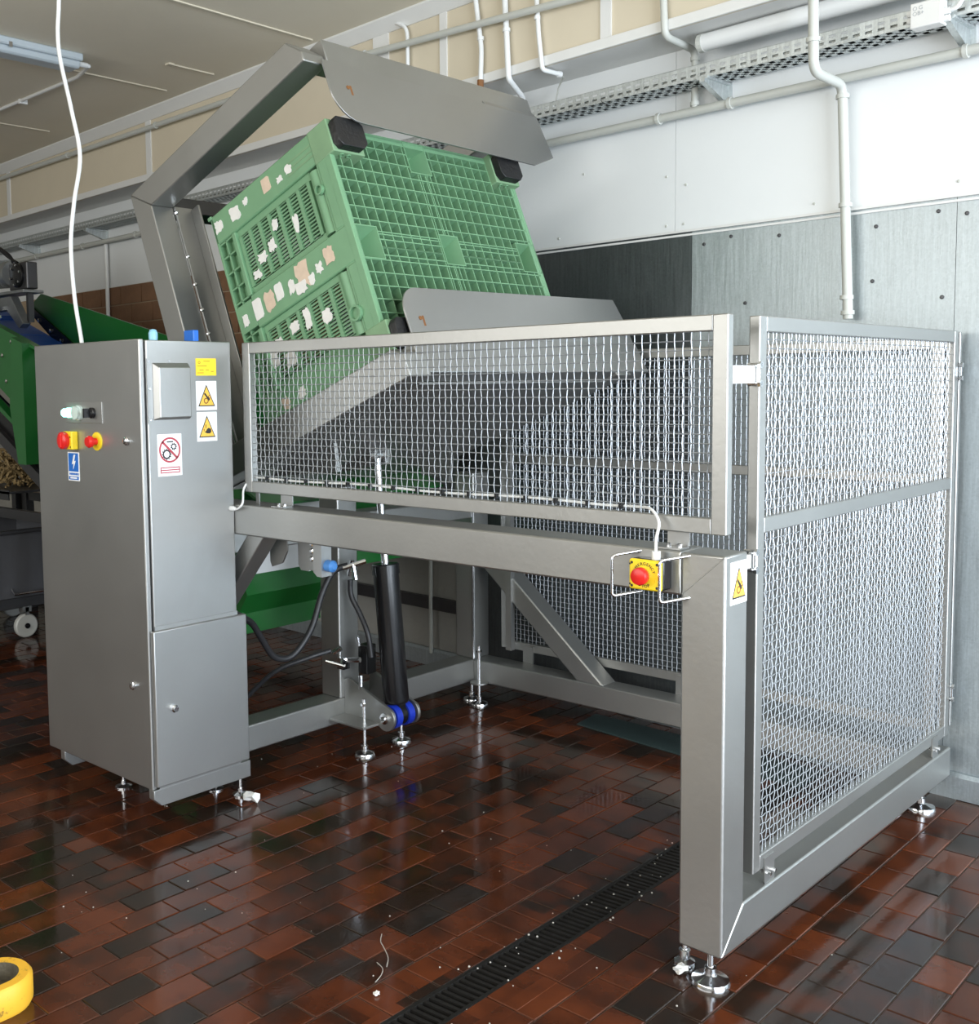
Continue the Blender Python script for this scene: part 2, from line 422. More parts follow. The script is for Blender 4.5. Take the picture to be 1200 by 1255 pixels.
# ---- bulkhead above, with beige boards
wu = tag(MB().box(-10.5, 4.6, -.268, .0125, 3.06, 3.6).build('wall_upper', 'white_trim', loc=OW, rot=RW), 'boxed-out upper wall with beige boards and white battens', kind='structure')
edges = [-9.6, -7.6, -5.285, -2.875, -2.41, -1.42, .4, 2.6]
for a, b_ in zip(edges[:-1], edges[1:]):
    wl(MB().box(a, b_, -.276, -.268, 3.06, 3.52), 'beige_board', 'beige_board', wu)
for e_, w_ in ((-7.6, .03), (-5.285, .033), (-2.875, .06), (-2.41, .024), (-1.42, .028), (.4, .03)):
    wl(MB().box(e_-w_, e_+w_, -.284, -.276, 3.10, 3.47), 'batten', 'white_trim', wu)
wl(MB().box(-10, 4, -.288, -.276, 3.06, 3.105), 'edge_trim', 'white_trim', wu, bevel=.002)
wl(MB().prism([(-.276, 3.535), (-.276, 3.465), (-.285, 3.465), (-.34, 3.52), (-.34, 3.535)], 'x', -10, 4), 'cove_moulding', 'white_trim', wu)
# ---- ceiling
ce = tag(MB().box(-12, 4.2, -3.2, 5.2, 3.53, 3.7).build('ceiling', 'ceiling_board'), 'beige board ceiling with joint strips', kind='structure')
for x_ in (-9.0, -7.55, -6.03, -4.62, -3.2, -1.8):
    MB().box(x_-.012, x_+.012, -3, 4.2, 3.523, 3.531).build('joint_strip', 'ceiling_joint', ce)
MB().box(-5.53, -5.515, 3.9, 4.2, 3.522, 3.531).box(-5.545, -5.505, 3.86, 3.9, 3.52, 3.531).build('patch_strip', 'ceiling_joint', ce)
# ---- rest of the hall: left wall, wall behind the camera, right wall round the open door
tag(MB().box(-11.2, -11, -3.2, 5.2, -.1, 3.7).build('wall_left', 'room_wall'), 'far left end wall of the hall', kind='structure')
tag(MB().box(-12, 4.2, -3.2, -3, -.1, 1.35).box(-12, 4.2, -3.2, -3, 3.35, 3.7).box(-12, -7.5, -3.2, -3, 1.35, 3.35).box(2.3, 4.2, -3.2, -3, 1.35, 3.35).build('wall_front', 'room_wall'), 'wall behind the camera with a long window opening', kind='structure')
tag(MB().box(3.5, 3.7, -3.2, -1.1, -.1, 3.7).box(3.5, 3.7, 4.25, 5.2, -.1, 3.7).box(3.5, 3.7, -1.1, 4.25, 3.4, 3.7).build('wall_right', 'room_wall'), 'right wall with a tall open doorway', kind='structure')

# ---- floor drain
dr = empty('floor_drain', (-1.7865, 1.0, 0)); tag(dr, 'long dark slotted drain grating set in the tiled floor', 'drain')
x0, x1 = DX0+1.7865, DX1+1.7865
MB().box(x0, x0+.012, 0, 3.2, -.012, .0015).box(x1-.012, x1, 0, 3.2, -.012, .0015).build('grate_frame', 'iron', dr)
sl = MB().box(-.047, .047, -.0055, .0055, -.011, .0005)
slm = bpy.data.meshes.new('slat'); slm.from_pydata(sl.v, [], sl.f); slm.materials.append(MATS['iron'])
for k in range(132):
    o = bpy.data.objects.new('slat', slm); COL.objects.link(o); o.parent = dr; o.location = (0, .012+k*.0242, random.uniform(-.001, .001)); o.rotation_euler = (0, 0, .08)
db = MB(); rr = random.Random(3)
for k in range(70):
    s_ = rr.uniform(.0015, .004); db.lathe([(s_, 0), (s_*.6, s_*.9)], (rr.uniform(-.1, .09), rr.uniform(.5, 2.6), .001), (0, 0, 1), 5)
for k in range(70):
    s_ = rr.uniform(.0012, .0035); db.lathe([(s_, 0), (s_*.6, s_*.8)], (rr.uniform(-1.9, .95), rr.uniform(.2, 2.4), .001), (0, 0, 1), 5)
tag(db.build('food_crumbs', 'scrap_pale', loc=(-1.7865, 1.0, 0)), 'tiny pale food scraps scattered on the floor and drain', 'scraps', kind='stuff')

# ================================================================== PIPES AND TRAY ON THE WALL
def wallthing(name, b, material, label, cat, smooth=40, group=None):
    return tag(b.build(name, material, loc=OW, rot=RW, smooth=smooth), label, cat, group)
def clips(b, pts, r):
    for x_, y_, z_, ax in pts: b.ring(Vector((x_, y_, z_))-Vector(ax)*.008, ax, r*.9, r*1.35, .016, 12)
def pipe(name, path, r, material, label, cat, clip=(), n=12, clipmat='white_plastic', clipname='pipe_clip'):
    o = empty(name, OW, RW); tag(o, label, cat)
    MB().tube(path, r, n).build('pipe_run', material, o, smooth=40)
    for c in clip:
        b = MB(); clips(b, [c], r); b.build(clipname, clipmat, o, smooth=40)
    return o
X_ = (1, 0, 0); Z_ = (0, 0, 1)
pipe('wall_pipe', [(-9.3, -.05, 2.77), (3.1, -.05, 2.77)], .019, 'grey_pipe', 'long grey pipe running along the wall below the cable tray', 'pipe',
     [(x_, -.05, 2.77, X_) for x_ in (-7.6, -6.75, -5.9, -1.3, -.95, -.02, 1.0)], clipmat='grey_pipe', clipname='coupling')
pipe('wall_pipe', [(-9.3, -.33, 3.425), (-4.57, -.33, 3.391), (-3.04, -.33, 3.378), (-2.196, -.33, 3.333), (-1.0, -.33, 3.262)], .017, 'grey_pipe', 'grey conduit pipe running across the beige boards near the ceiling', 'pipe',
     [(x_, -.33, z_, X_) for x_, z_ in ((-6.4, 3.405), (-5.1, 3.395), (-2.95, 3.374))], clipmat='grey_pipe', clipname='coupling')
pipe('wall_pipe', bends([(-.47, -.32, 3.5), (-.455, -.32, 2.745), (-.47, -.05, 2.745), (-.43, -.05, 1.835)], .05), .019, 'grey_pipe', 'grey pipe dropping from the ceiling down the white wall, ending above the side panel', 'pipe',
     [(-.459, -.32, 2.86, Z_), (-.449, -.05, 2.28, Z_), (-.437, -.05, 1.92, Z_), (-.432, -.05, 1.86, Z_), (-.468, -.05, 2.70, Z_)], clipmat='grey_pipe', clipname='coupling')
pipe('wall_pipe', bends([(-1.13, -.3, 3.5), (-1.11, -.3, 3.035), (-1.12, -.05, 3.025), (-1.12, -.05, 2.785)], .04), .015, 'grey_pipe', 'short grey pipe passing behind the cable tray to join the long pipe', 'pipe',
     [(-1.12, -.05, 2.80, Z_), (-1.12, -.05, 2.99, Z_)], clipmat='grey_pipe', clipname='coupling')
pipe('conduit', bends([(-2.177, -.3, 3.5), (-2.135, -.3, 3.22), (-2.145, -.3, 3.03), (-2.16, -.14, 3.02), (-2.065, -.12, 2.985)], .03), .012, 'white_plastic', 'white conduit with a brass elbow below the beige board', 'conduit',
     [(-2.14, -.3, 3.27, Z_)])
MB().cyl((-2.143, -.3, 3.075), (-2.145, -.3, 3.035), .016, 10).cyl((-2.145, -.3, 3.032), (-2.155, -.22, 3.022), .017, 10).build('brass_elbow', 'sign_brown', bpy.data.objects['conduit'])
pipe('conduit', bends([(-1.99, -.3, 3.5), (-1.975, -.3, 3.25), (-1.96, -.305, 3.04), (-2.03, -.12, 3.0), (-2.03, -.1, 2.93)], .03), .014, 'white_plastic', 'thicker white conduit bending under the beige board into the tray', 'conduit', [(-1.976, -.3, 3.27, Z_)])
pipe('conduit', bends([(-1.8, -.3, 3.5), (-1.782, -.3, 3.21), (-1.760, -.3, 3.04), (-1.755, -.17, 3.04)], .02), .011, 'white_plastic', 'white conduit with a hooked lower end on the beige board', 'conduit', [(-1.789, -.3, 3.28, Z_), (-1.756, -.18, 3.04, (0, 1, 0))])
pipe('conduit', bends([(-2.75, -.3, 3.5), (-2.65, -.3, 3.45), (-2.65, -.3, 3.13)], .05), .010, 'white_plastic', 'slim white conduit beside the wide white batten', 'conduit', [(-2.65, -.3, 3.16, Z_)])
pipe('conduit', [(-6.4, -.03, 2.75), (-6.4, -.03, 2.12)], .016, 'white_trim', 'pale vertical conduit crossing from white board down over the bricks', 'conduit')
pipe('conduit', [(-2.79, -.03, .95), (-2.795, -.03, .08)], .012, 'grey_pipe', 'thin pale pipe low on the wall behind the machine', 'conduit')
tag(MB().tube([(-1.755, -.17, 3.04), (-1.78, -.12, 3.04), (-1.84, -.08, 3.01), (-1.86, -.08, 2.93)], .004, 6).build('thin_cable', 'grey_pipe', loc=OW, rot=RW, smooth=60), 'thin grey cable looping from conduit end to cable tray', 'cable')
wh = empty('white_tube', OW, RW); tag(wh, 'fat white open-ended tube lying under the boxed-out wall', 'pipe')
MB().tube([(-1.04, -.14, 3.018), (3, -.14, 3.018)], .036, 16, cap=False).build('pipe_run', 'white_plastic', wh, smooth=40)
MB().ring((-1.042, -.14, 3.018), (1, 0, 0), .030, .0385, .022, 16).build('end_collar', 'grey_pipe', wh)
tag(MB().box(-9, -2.6, -.03, .0, .33, .40).build('wall_rail', 'dark_steel', loc=OW, rot=RW), 'dark horizontal rail low on the wall behind the machine', 'rail')

# slotted cable tray with triangular brackets
tr = empty('cable_tray', OW, RW); tag(tr, 'slotted galvanised cable tray running along the white wall', 'cable tray')
TZ0, TZ1, TD = 2.866, 2.926, -.17
b = MB(); p_ = .046; x = -9.0
b.box(-9.0, 3, TD-.001, TD+.001, TZ0, TZ0+.012).box(-9.0, 3, TD-.001, TD+.001, TZ0+.022, TZ0+.033).box(-9.0, 3, TD-.001, TD+.001, TZ0+.043, TZ1)
b.box(-9.0, 3, TD-.001, TD+.02, TZ1-.002, TZ1)
while x < 3:
    b.box(x, x+.020, TD-.001, TD+.001, TZ0+.012, TZ0+.022).box(x, x+.020, TD-.001, TD+.001, TZ0+.033, TZ0+.043); x += p_
tag(b.build('slotted_face', 'tray_galv', tr), None, kind='stuff')
b = MB(); x = -9.0
for k in range(3): b.box(-9.0, 3, TD+.002+k*.05, TD+.028+k*.05, TZ0-.001, TZ0+.001)
while x < 3:
    b.box(x, x+.022, TD+.002, TD+.13, TZ0-.001, TZ0+.001); x += p_
b.box(-9.0, 3, TD+.004, TD+.13, TZ0+.003, TZ0+.004)
tag(b.build('slotted_base', 'tray_galv', tr), None, kind='stuff')
MB().box(-9.0, 3, TD+.13, TD+.134, TZ0, TZ1).build('back_lip', 'tray_galv', tr)
cb = MB()
for k in range(3): cb.tube([(-9+i*.6, TD+.03+k*.03+.008*math.sin(i*1.7+k), TZ0+.022) for i in range(21)], .014, 6)
cb.build('tray_cables', 'grey_pipe', tr, smooth=60)
brk = None
for i, x_ in enumerate((-7.65, -6.44, -3.5, -2.2, -1.0, -.035, 1.0)):
    if brk is None:
        brk = MB().prism([(0, 2.862), (-.19, 2.862), (-.19, 2.845), (-.03, 2.79), (0, 2.79)], 'x', -.012, .012).box(-.03, .03, -.006, 0, 2.785, 2.868).box(-.025, .025, -.19, 0, 2.856, 2.866).build('wall_bracket', 'tray_galv', tr)
        o = brk
    else: o = dup(brk, tr)
    o.location = (x_, 0, 0)
# junction box on the tray
jb = empty('junction_box', OW, RW); tag(jb, 'grey junction box with markings fixed to the cable tray', 'junction box')
MB().box(-.145, -.04, -.235, -.176, 2.838, 2.925).build('box_body', 'white_trim', jb, bevel=.004)
for z_, tx in ((2.905, 'G'), (2.887, 'B+')):
    MB().ring((-.128, -.2352, z_), (0, -1, 0), .0055, .007, .0006, 16).build('printed_mark', 'grey_print', jb)
    text_mesh('printed_mark', tx, .02, 'grey_print', jb, basis((-.108, -.2356, z_), (1, 0, 0), (0, 0, 1)))
for x_, z_ in ((-.152, 2.90), (-.152, 2.875), (-.033, 2.88), (-.033, 2.855)):
    s_ = 1 if x_ > -.1 else -1
    MB().cyl((x_-s_*.01, -.205, z_), (x_+s_*.012, -.205, z_), .012, 10).build('cable_gland', 'white_plastic', jb, smooth=40)
MB().tube(bez([(-.025, -.205, 2.88), (.01, -.21, 2.89), (.03, -.21, 2.95), (.03, -.2, 3.1), (.03, -.15, 3.3)], 6), .008, 8).build('supply_cable', 'white_plastic', jb, smooth=60)
MB().tube([(-.105, -.2, 2.925), (-.10, -.22, 3.05), (-.10, -.3, 3.2)], .002, 5).tube([(-.085, -.2, 2.925), (-.09, -.22, 3.05), (-.09, -.3, 3.2)], .002, 5).build('hanging_wire', 'grey_pipe', jb)
MB().tube([(-1.52, -.18, 2.875), (-1.5, -.2, 2.86), (-1.47, -.2, 2.84)], .002, 5).build('tie_tail', 'black', tr)

# ceiling luminaire and its conduit
lu = empty('strip_light', (-5.77, 2.2, 3.53)); tag(lu, 'unlit grey fluorescent strip light on the ceiling', 'light fixture')
MB().box(-.085, .085, -.2, 1.2, -.045, -.001).build('housing', 'luminaire', lu, bevel=.01)
MB().prism([(-.075, -.045), (.075, -.045), (.06, -.085), (-.06, -.085)], 'y', -.19, 1.19).build('diffuser', 'luminaire', lu, bevel=.012)
MB().cyl((0, 1.2, -.04), (0, 1.27, -.04), .016, 10).build('end_gland', 'white_plastic', lu, smooth=40)
for y_ in (.2, .75): MB().box(.082, .092, y_-.01, y_+.01, -.06, -.03).build('clip', 'chrome', lu)
cc = empty('ceiling_conduit', (-7.2, 3.62, 3.53)); tag(cc, 'white conduit clipped across the ceiling beside the strip light', 'conduit')
MB().tube([(-2.6, .03, -.012), (1.1, -.02, -.012), (1.4, -.12, -.03)], .011, 8).build('pipe_run', 'white_plastic', cc, smooth=40)
for x_ in (-.9, .35): MB().box(x_-.012, x_+.012, -.02, .035, -.03, -.001).build('pipe_clip', 'white_plastic', cc)

# ================================================================== TIPPING MACHINE
mc = empty('bin_tipper', (-2.4, 3.4, 0)); tag(mc, 'stainless steel bin tipping machine with mesh guards, holding the tilted green bin', 'machine')
OM = Vector((-2.4, 3.4, 0))
def mp(b, name, material, parent=mc, **k):
    if parent is mc: b.v = [(v[0]-OM.x, v[1]-OM.y, v[2]-OM.z) for v in b.v]
    return b.build(name, material, parent, **k)
XR, XP = -1.277, -1.40
YF, YP = 2.53, 2.652
BZ0, BZ1 = .106, .217
TZ_0, TZ_1 = 1.045, 1.161
# front post and right base beam, mitred at the corner
mp(MB().prism([(YF, BZ0), (YP, BZ1), (YP, TZ_1-.002), (YF, TZ_1-.002)], 'x', XP, XR), 'front_post', 'steel', bevel=.006)
mp(MB().prism([(YF, BZ0), (4.333, BZ0), (4.333, BZ1), (YP, BZ1)], 'x', XP, XR), 'side_base_beam', 'steel', bevel=.006)
mp(MB().box(-3.57, XP-.0005, YF, YP, TZ_0, TZ_1), 'front_top_beam', 'steel', bevel=.006)
# weld seam at post head
mp(MB().tube([(XP+.004, YF+.0005, TZ_0+.005), (XR-.004, YF+.0005, TZ_1-.006)], .0018, 6), 'weld_seam', 'steel')
mp(MB().box(-3.57, -3.45, YP, 4.165, BZ0, BZ1), 'left_base_beam', 'steel', bevel=.006)
mp(MB().box(-3.57, XP-.001, 4.166, 4.285, BZ0, BZ1), 'rear_base_beam', 'steel', bevel=.006)
mp(MB().box(-3.57, -3.45, 4.166, 4.285, BZ1, 1.16), 'rear_post', 'steel', bevel=.006)
mp(MB().box(-3.57, -3.45, 3.236, 3.356, BZ1, 1.16), 'middle_post', 'steel', bevel=.006)
mp(MB().box(-3.569, -3.451, YP+.001, 4.165, .935, 1.035), 'left_top_beam', 'steel', bevel=.006)
mp(MB().box(-3.57, -3.45, YF, YP, BZ0, TZ_0), 'front_left_post', 'steel', bevel=.006)
mp(MB().prism([(-3.45, .86), (-3.45, .738), (-2.839, .216), (-2.695, .216)], 'y', 4.172, 4.28), 'diagonal_brace', 'steel', bevel=.006)
mp(MB().prism([(-3.42, .83), (-3.42, .72), (-3.13, 1.043), (-3.23, 1.043)], 'y', 2.56, 2.64), 'knee_brace', 'steel', bevel=.004)
mp(MB().prism([(-3.22, 1.06), (-3.12, 1.06), (-3.12, .98), (-3.15, .93), (-3.21, .91), (-3.22, .93)], 'y', 2.662, 2.67), 'gusset_plate', 'steel')
# pivot bearing bracket with bolts
brb = mp(MB().prism([(-3.10, 1.06), (-3.04, 1.06), (-3.04, .905), (-3.085, .905), (-3.10, .925)], 'y', 2.70, 2.71).box(-3.04, -2.97, 2.70, 2.71, .91, 1.06).prism([(-2.97, 1.06), (-2.925, 1.06), (-2.925, .90), (-2.95, .90), (-2.97, .915)], 'y', 2.66, 2.71), 'pivot_bracket', 'steel_sheet')
for z_ in (.955, .985, 1.012, 1.03):
    mp(MB().lathe([(.012, 0), (.012, .008), (.006, .012)], (-3.015, 2.70, z_), (0, -1, 0), 8), 'bolt_head', 'chrome')
mp(MB().lathe([(.022, 0), (.022, .03), (.012, .04)], (-2.925, 2.69, .94), (1, 0, 0), 14), 'blue_bush', 'bush_blue', smooth=40)
# levelling feet
def foot(x_, y_, top, r=.045, plate=None, stub=True):
    f_ = mp(MB().lathe([(r, 0), (r, .006), (r*.93, .014), (r*.35, .024), (.016, .026), (.016, .045), (.010, .047)], (x_, y_, 0), n=28), 'levelling_foot', 'chrome', smooth=35)
    MB().cyl((x_-OM.x, y_-OM.y, .04), (x_-OM.x, y_-OM.y, top), .0085, 12).lathe([(.015, top-.03), (.015, top-.018)], (x_-OM.x, y_-OM.y, 0), n=6).build('threaded_rod', 'chrome', f_, smooth=40)
foot(-1.335, 2.585, .115, .052); foot(-1.335, 4.20, .115, .052); foot(-1.43, 2.62, .115, .03)
foot(-3.287, 3.222, .25); foot(-3.295, 3.462, .2); foot(-3.39, 4.13, .3); foot(-3.47, 4.17, .15)
mp(MB().box(-3.45, -3.235, 3.165, 3.262, .135, .147), 'foot_plate', 'steel', bevel=.002)
mp(MB().lathe([(.045, .112), (.045, .118)], (-3.39, 4.13, 0), n=20), 'foot_plate', 'steel', smooth=40)
mp(MB().cyl((-3.452, 4.162, .22), (-3.452, 4.162, 1.05), .006, 8), 'corner_weld', 'chrome')
# front shroud rags
# ---- mesh guard panels
def wires(axis, pos, p0, p1, q0, q1, pitch=.024, r=.0016, amp=.0020):
    """woven crimped wire; axis 'y': p=x, q=z at y=pos; axis 'x': p=y, q=z at x=pos"""
    b = MB(); np_ = int((p1-p0)/pitch); nq = int((q1-q0)/pitch)
    P = [p0+(p1-p0-(np_-1)*pitch)/2+i*pitch for i in range(np_)]; Q = [q0+(q1-q0-(nq-1)*pitch)/2+j*pitch for j in range(nq)]
    def V(p, q, o): return (p, pos+o, q) if axis == 'y' else (pos+o, p, q)
    vs = b.v; fs = b.f
    def run(pts, vert):
        base = len(vs); n = len(pts)
        for p, q, o in pts:
            if vert: vs.extend((V(p-r, q, o), V(p, q, o-r), V(p+r, q, o), V(p, q, o+r)))
            else: vs.extend((V(p, q-r, o), V(p, q, o-r), V(p, q+r, o), V(p, q, o+r)))
        for i in range(n-1):
            a = base+4*i
            for k in range(4):
                k2 = (k+1) % 4; fs.append((a+k, a+k2, a+4+k2, a+4+k))
    for i, p in enumerate(P):
        run([(p, q0-.006, 0)]+[(p, q, amp*(1 if (i+j) % 2 else -1)) for j, q in enumerate(Q)]+[(p, q1+.006, 0)], True)
    for j, q in enumerate(Q):
        run([(p0-.006, q, 0)]+[(p, q, -amp*(1 if (i+j) % 2 else -1)) for i, p in enumerate(P)]+[(p1+.006, q, 0)], False)
    return b
def off(b): b.v = [(v[0]-OM.x, v[1]-OM.y, v[2]) for v in b.v]; return b
# front guard
GX0, GX1, GZ0, GZ1, GW = -3.232, -1.290, 1.207, 1.767, .042
fp = mp(MB().frame('y', 2.556, 2.586, GX0, GX1, GZ0, GZ1, GW), 'front_guard', 'steel', bevel=.003)
tag(off(wires('y', 2.570, GX0+GW, GX1-GW, GZ0+GW, GZ1-GW)).build('wire_mesh', 'wire', fp, smooth=80, fix=True), None, kind='stuff')
for x_ in (-3.03, -1.44):
    k_ = off(MB().box(x_-.032, x_+.032, 2.588, 2.593, 1.16, 1.235).box(x_-.032, x_+.032, 2.54, 2.593, 1.1615, 1.166)).build('mounting_bracket', 'steel_sheet', fp)
    for dx in (-.016, .016): off(MB().lathe([(.007, 0), (.007, .008), (.003, .01)], (x_+dx, 2.565, 1.166), n=8)).build('bolt_head', 'chrome', fp)
off(MB().box(-3.21, -3.19, 2.59, 2.594, 1.162, 1.21)).build('mounting_bracket', 'steel_sheet', fp)
# side guard
SY0, SY1, SZ0, SZ1 = 2.728, 4.335, .262, 1.768
SXa, SXb = -1.318, -1.288
sp = mp(MB().frame('x', SXa, SXb, SY0, SY1, SZ0, SZ1, .042).box(SXa, SXb, SY0+.042, SY1-.042, 1.192, 1.234), 'side_guard', 'steel', bevel=.003)
tag(off(wires('x', -1.303, SY0+.042, SY1-.042, 1.234, SZ1-.042)).build('wire_mesh', 'wire', sp, smooth=80, fix=True), None, kind='stuff')
tag(off(wires('x', -1.303, SY0+.042, SY1-.042, SZ0+.042, 1.192)).build('wire_mesh', 'wire', sp, smooth=80, fix=True), None, kind='stuff')
for y_ in (2.82, 4.18):
    off(MB().box(SXa+.03, -1.283, y_-.03, y_+.03, .216, .222).box(SXb+.0005, SXb+.0045, y_-.03, y_+.03, .218, .29)).build('mounting_bracket', 'steel_sheet', sp)
    for dy in (-.015, .015): off(MB().cyl((-1.30, y_+dy, .245), (-1.272, y_+dy, .245), .006, 8)).build('bolt_head', 'chrome', sp)
# rear guard
RX0, RX1, RY0, RY1 = -3.375, -1.325, 4.29, 4.318
rp = mp(MB().frame('y', RY0, RY1, RX0, RX1, .27, 1.745, .042).box(RX0+.042, RX1-.042, RY0, RY1, 1.205, 1.245), 'rear_guard', 'steel', bevel=.003)
tag(off(wires('y', 4.304, RX0+.042, RX1-.042, 1.245, 1.703)).build('wire_mesh', 'wire', rp, smooth=80, fix=True), None, kind='stuff')
tag(off(wires('y', 4.304, RX0+.042, RX1-.042, .312, 1.205)).build('wire_mesh', 'wire', rp, smooth=80, fix=True), None, kind='stuff')
for x_ in (-3.2, -2.36): off(MB().box(x_-.03, x_+.03, 4.28, 4.29, .217, .30)).build('mounting_bracket', 'steel_sheet', rp)
mp(MB().box(-1.316, -1.288, 4.352, 4.374, .29, 1.765), 'rear_stile', 'steel', bevel=.003)
# hinges between guards
def hinge(z_, y_, plate):
    h = mp(MB().box(-1.30, -1.292, y_-.045, y_-.005, z_-.018, z_+.018) if plate is None else plate, 'panel_hinge', 'white_trim')
    for dz in (-.024, .024):
        off(MB().cyl((-1.312, y_-.008, z_+dz), (-1.274, y_-.008, z_+dz), .006, 8).lathe([(.010, 0), (.010, .008)], (-1.282, y_-.008, z_+dz), (1, 0, 0), 6)).build('hinge_bolt', 'chrome', h)
    off(MB().cyl((-1.283, y_-.008, z_-.03), (-1.283, y_-.008, z_+.03), .005, 8)).build('hinge_pin', 'chrome', h)
hinge(1.615, 2.72, MB().box(-1.296, -1.291, 2.586, 2.728, 1.592, 1.638))
hinge(1.125, 2.712, None); hinge(1.62, 4.352, None); hinge(.42, 4.352, None)

# ---- emergency stop box with guard bows on the front beam
eb = mp(MB().box(-1.521, -1.427, 2.488, YF, 1.058, 1.138), 'emergency_stop_box', 'black', bevel=.006)
off(MB().box(-1.521, -1.427, 2.474, 2.489, 1.058, 1.138)).build('yellow_cover', 'yellow', eb, bevel=.006)
EC = Vector((-1.474, 2.4738, 1.098))
off(MB().ring(EC, (0, -1, 0), .034, .0355, .0006, 36)).build('cover_ring', 'yellow_label', eb)
off(MB().lathe([(.0165, 0), (.0165, .012)], EC, (0, -1, 0), 24)).build('button_collar', 'chrome', eb, smooth=40)
off(MB().lathe([(.018, .010), (.0225, .014), (.0235, .026), (.021, .033), (.012, .036), (0, .0365)], EC, (0, -1, 0), 28)).build('stop_button', 'red', eb, smooth=50)
def arc_text(word, c, rad, a0, step, size, parent, material):
    for i, ch in enumerate(word):
        a = a0-i*step
        x_ = math.cos(a); z_ = math.sin(a)
        pos = Vector(c)+Vector((x_*rad, -.0004, z_*rad))-OM
        text_mesh('letter', ch, size, material, parent, basis(pos, (math.sin(a), 0, -math.cos(a)), (x_, 0, z_)))
arc_text('EMERGENCY', EC, .0295, R(158), R(17.2), .0115, eb, 'black_print')
for i, ch in enumerate('STOP'):
    a = R(270-25+i*17)
    text_mesh('letter', ch, .0115, 'black_print', eb, basis(EC+Vector((math.cos(a)*.0295, -.0004, math.sin(a)*.0295))-OM, (-math.sin(a), 0, math.cos(a)), (-math.cos(a), 0, -math.sin(a))))
for sx in (-1, 1):
    for sz in (-1, 1):
        off(MB().lathe([(.0038, 0), (.0038, .0006)], EC+Vector((sx*.037, 0, sz*.0305)), (0, -1, 0), 10).lathe([(.0026, 0), (.0026, .0006)], EC+Vector((sx*.0425, 0, sz*.0265)), (0, -1, 0), 10)).build('cover_screw', 'black_print', eb)
off(MB().lathe([(.0115, 0), (.0115, .022)], (-1.455, 2.50, 1.138), n=12)).build('cable_gland', 'white_plastic', eb)
for x_ in (-1.572, -1.43):
    mp(MB().tube(bends([(x_+.055, YF+.004, 1.152), (x_, YF-.055, 1.14), (x_, YF-.055, 1.03), (x_+.055, YF+.004, 1.043)], .012, 4), .0042, 8), 'guard_bow', 'chrome', smooth=60)
# ---- white cable along the front guard
cabpts = [(-3.25, 2.512, 1.1455), (-3.225, 2.512, 1.146), (-3.20, 2.518, 1.17), (-3.225, 2.545, 1.22), (-3.215, 2.575, 1.255), (-3.17, 2.5795, 1.262)]
x_ = -3.1
while x_ < -1.6: cabpts.append((x_, 2.5795, 1.262+.003*math.sin(x_*9))); x_ += .13
cabpts += [(-1.56, 2.5795, 1.262), (-1.50, 2.55, 1.262), (-1.465, 2.53, 1.232), (-1.462, 2.512, 1.19), (-1.457, 2.502, 1.158)]
cb_ = mp(MB().tube(bez(cabpts, 5), .0042, 8), 'stop_cable', 'white_plastic', smooth=60)
for k in range(15): off(MB().box(-3.12+k*.108, -3.113+k*.108, 2.563, 2.586, 1.255, 1.27)).build('cable_tie', 'black', cb_)
mp(MB().lathe([(.010, 0), (.010, .02), (.006, .03)], (-3.266, 2.512, 1.1455), (1, 0, 0), 10), 'cable_gland', 'white_plastic', smooth=40)
# ---- warning sign stuck on the post
def sign_x(parent, x_, y0, y1, z0, z1, name='warning_sign', kind='gear', o=OM, border='sign_black'):
    """rectangular sign on a face looking +X, with a warning triangle"""
    sh_ = lambda b: (setattr(b, 'v', [(v[0]-o.x, v[1]-o.y, v[2]-o.z) for v in b.v]), b)[1]
    s_ = sh_(MB().box(x_, x_+.0012, y0, y1, z0, z1)).build(name, 'sign_white', parent)
    w = y1-y0; cy = (y0+y1)/2; zb = z0+.13*(z1-z0); zt = z1-.12*(z1-z0); hw = w*.41
    sh_(MB().prism([(cy-hw, zb), (cy+hw, zb), (cy, zt)], 'x', x_+.0012, x_+.0017)).build('triangle_border', border, s_)
    k = .84; zc = zb+(zt-zb)/3
    sc = lambda y, z: (cy+(y-cy)*k, zc+(z-zc)*k)
    sh_(MB().prism([sc(cy-hw, zb), sc(cy+hw, zb), sc(cy, zt)], 'x', x_+.0017, x_+.0022)).build('triangle_field', 'amber_sign', s_)
    q = w*.12; X2 = x_+.0022
    if kind == 'gear':
        sh_(MB().ring((X2, cy-q*.25, zc-q*.55), (1, 0, 0), q*.62, q*.98, .0005, 20).ring((X2, cy+q*1.25, zc+q*.75), (1, 0, 0), q*.38, q*.62, .0005, 16)).build('pictogram_gears', 'sign_brown', s_)
        sh_(MB().prism([(cy-q*1.1, zc+q*1.7), (cy-q*.7, zc+q*2.1), (cy+q*1.3, zc-q*.1), (cy+q*.9, zc-q*.6)], 'x', X2+.0005, X2+.001)).build('pictogram_hand', 'sign_black', s_)
    else:
        sh_(MB().prism([(cy-q*.2, zc+q*.3), (cy+q*.5, zc+q*.75), (cy+q*1.5, zc+q*.4), (cy+q*1.7, zc-q*.5), (cy+q*1.1, zc-q*1.2), (cy-q*.2, zc-q*1.1), (cy-q*1.2, zc-q*.6), (cy-q*.5, zc-q*.3)], 'x', X2, X2+.0005)).build('pictogram_hand', 'sign_black', s_)
        sh_(MB().prism([(cy-q*.7, zc+q*.6), (cy-q*.45, zc+q*.6), (cy-q*.35, zc+q*1.9), (cy-q*.75, zc+q*1.9)], 'x', X2, X2+.0005).prism([(cy-q*1.5, zc-q*.3), (cy-q*1.2, zc-q*.4), (cy-q*1.2, zc+q*.5), (cy-q*1.5, zc+q*.4)], 'x', X2, X2+.0005)).build('pictogram_mark', 'sign_brown', s_)
    return s_
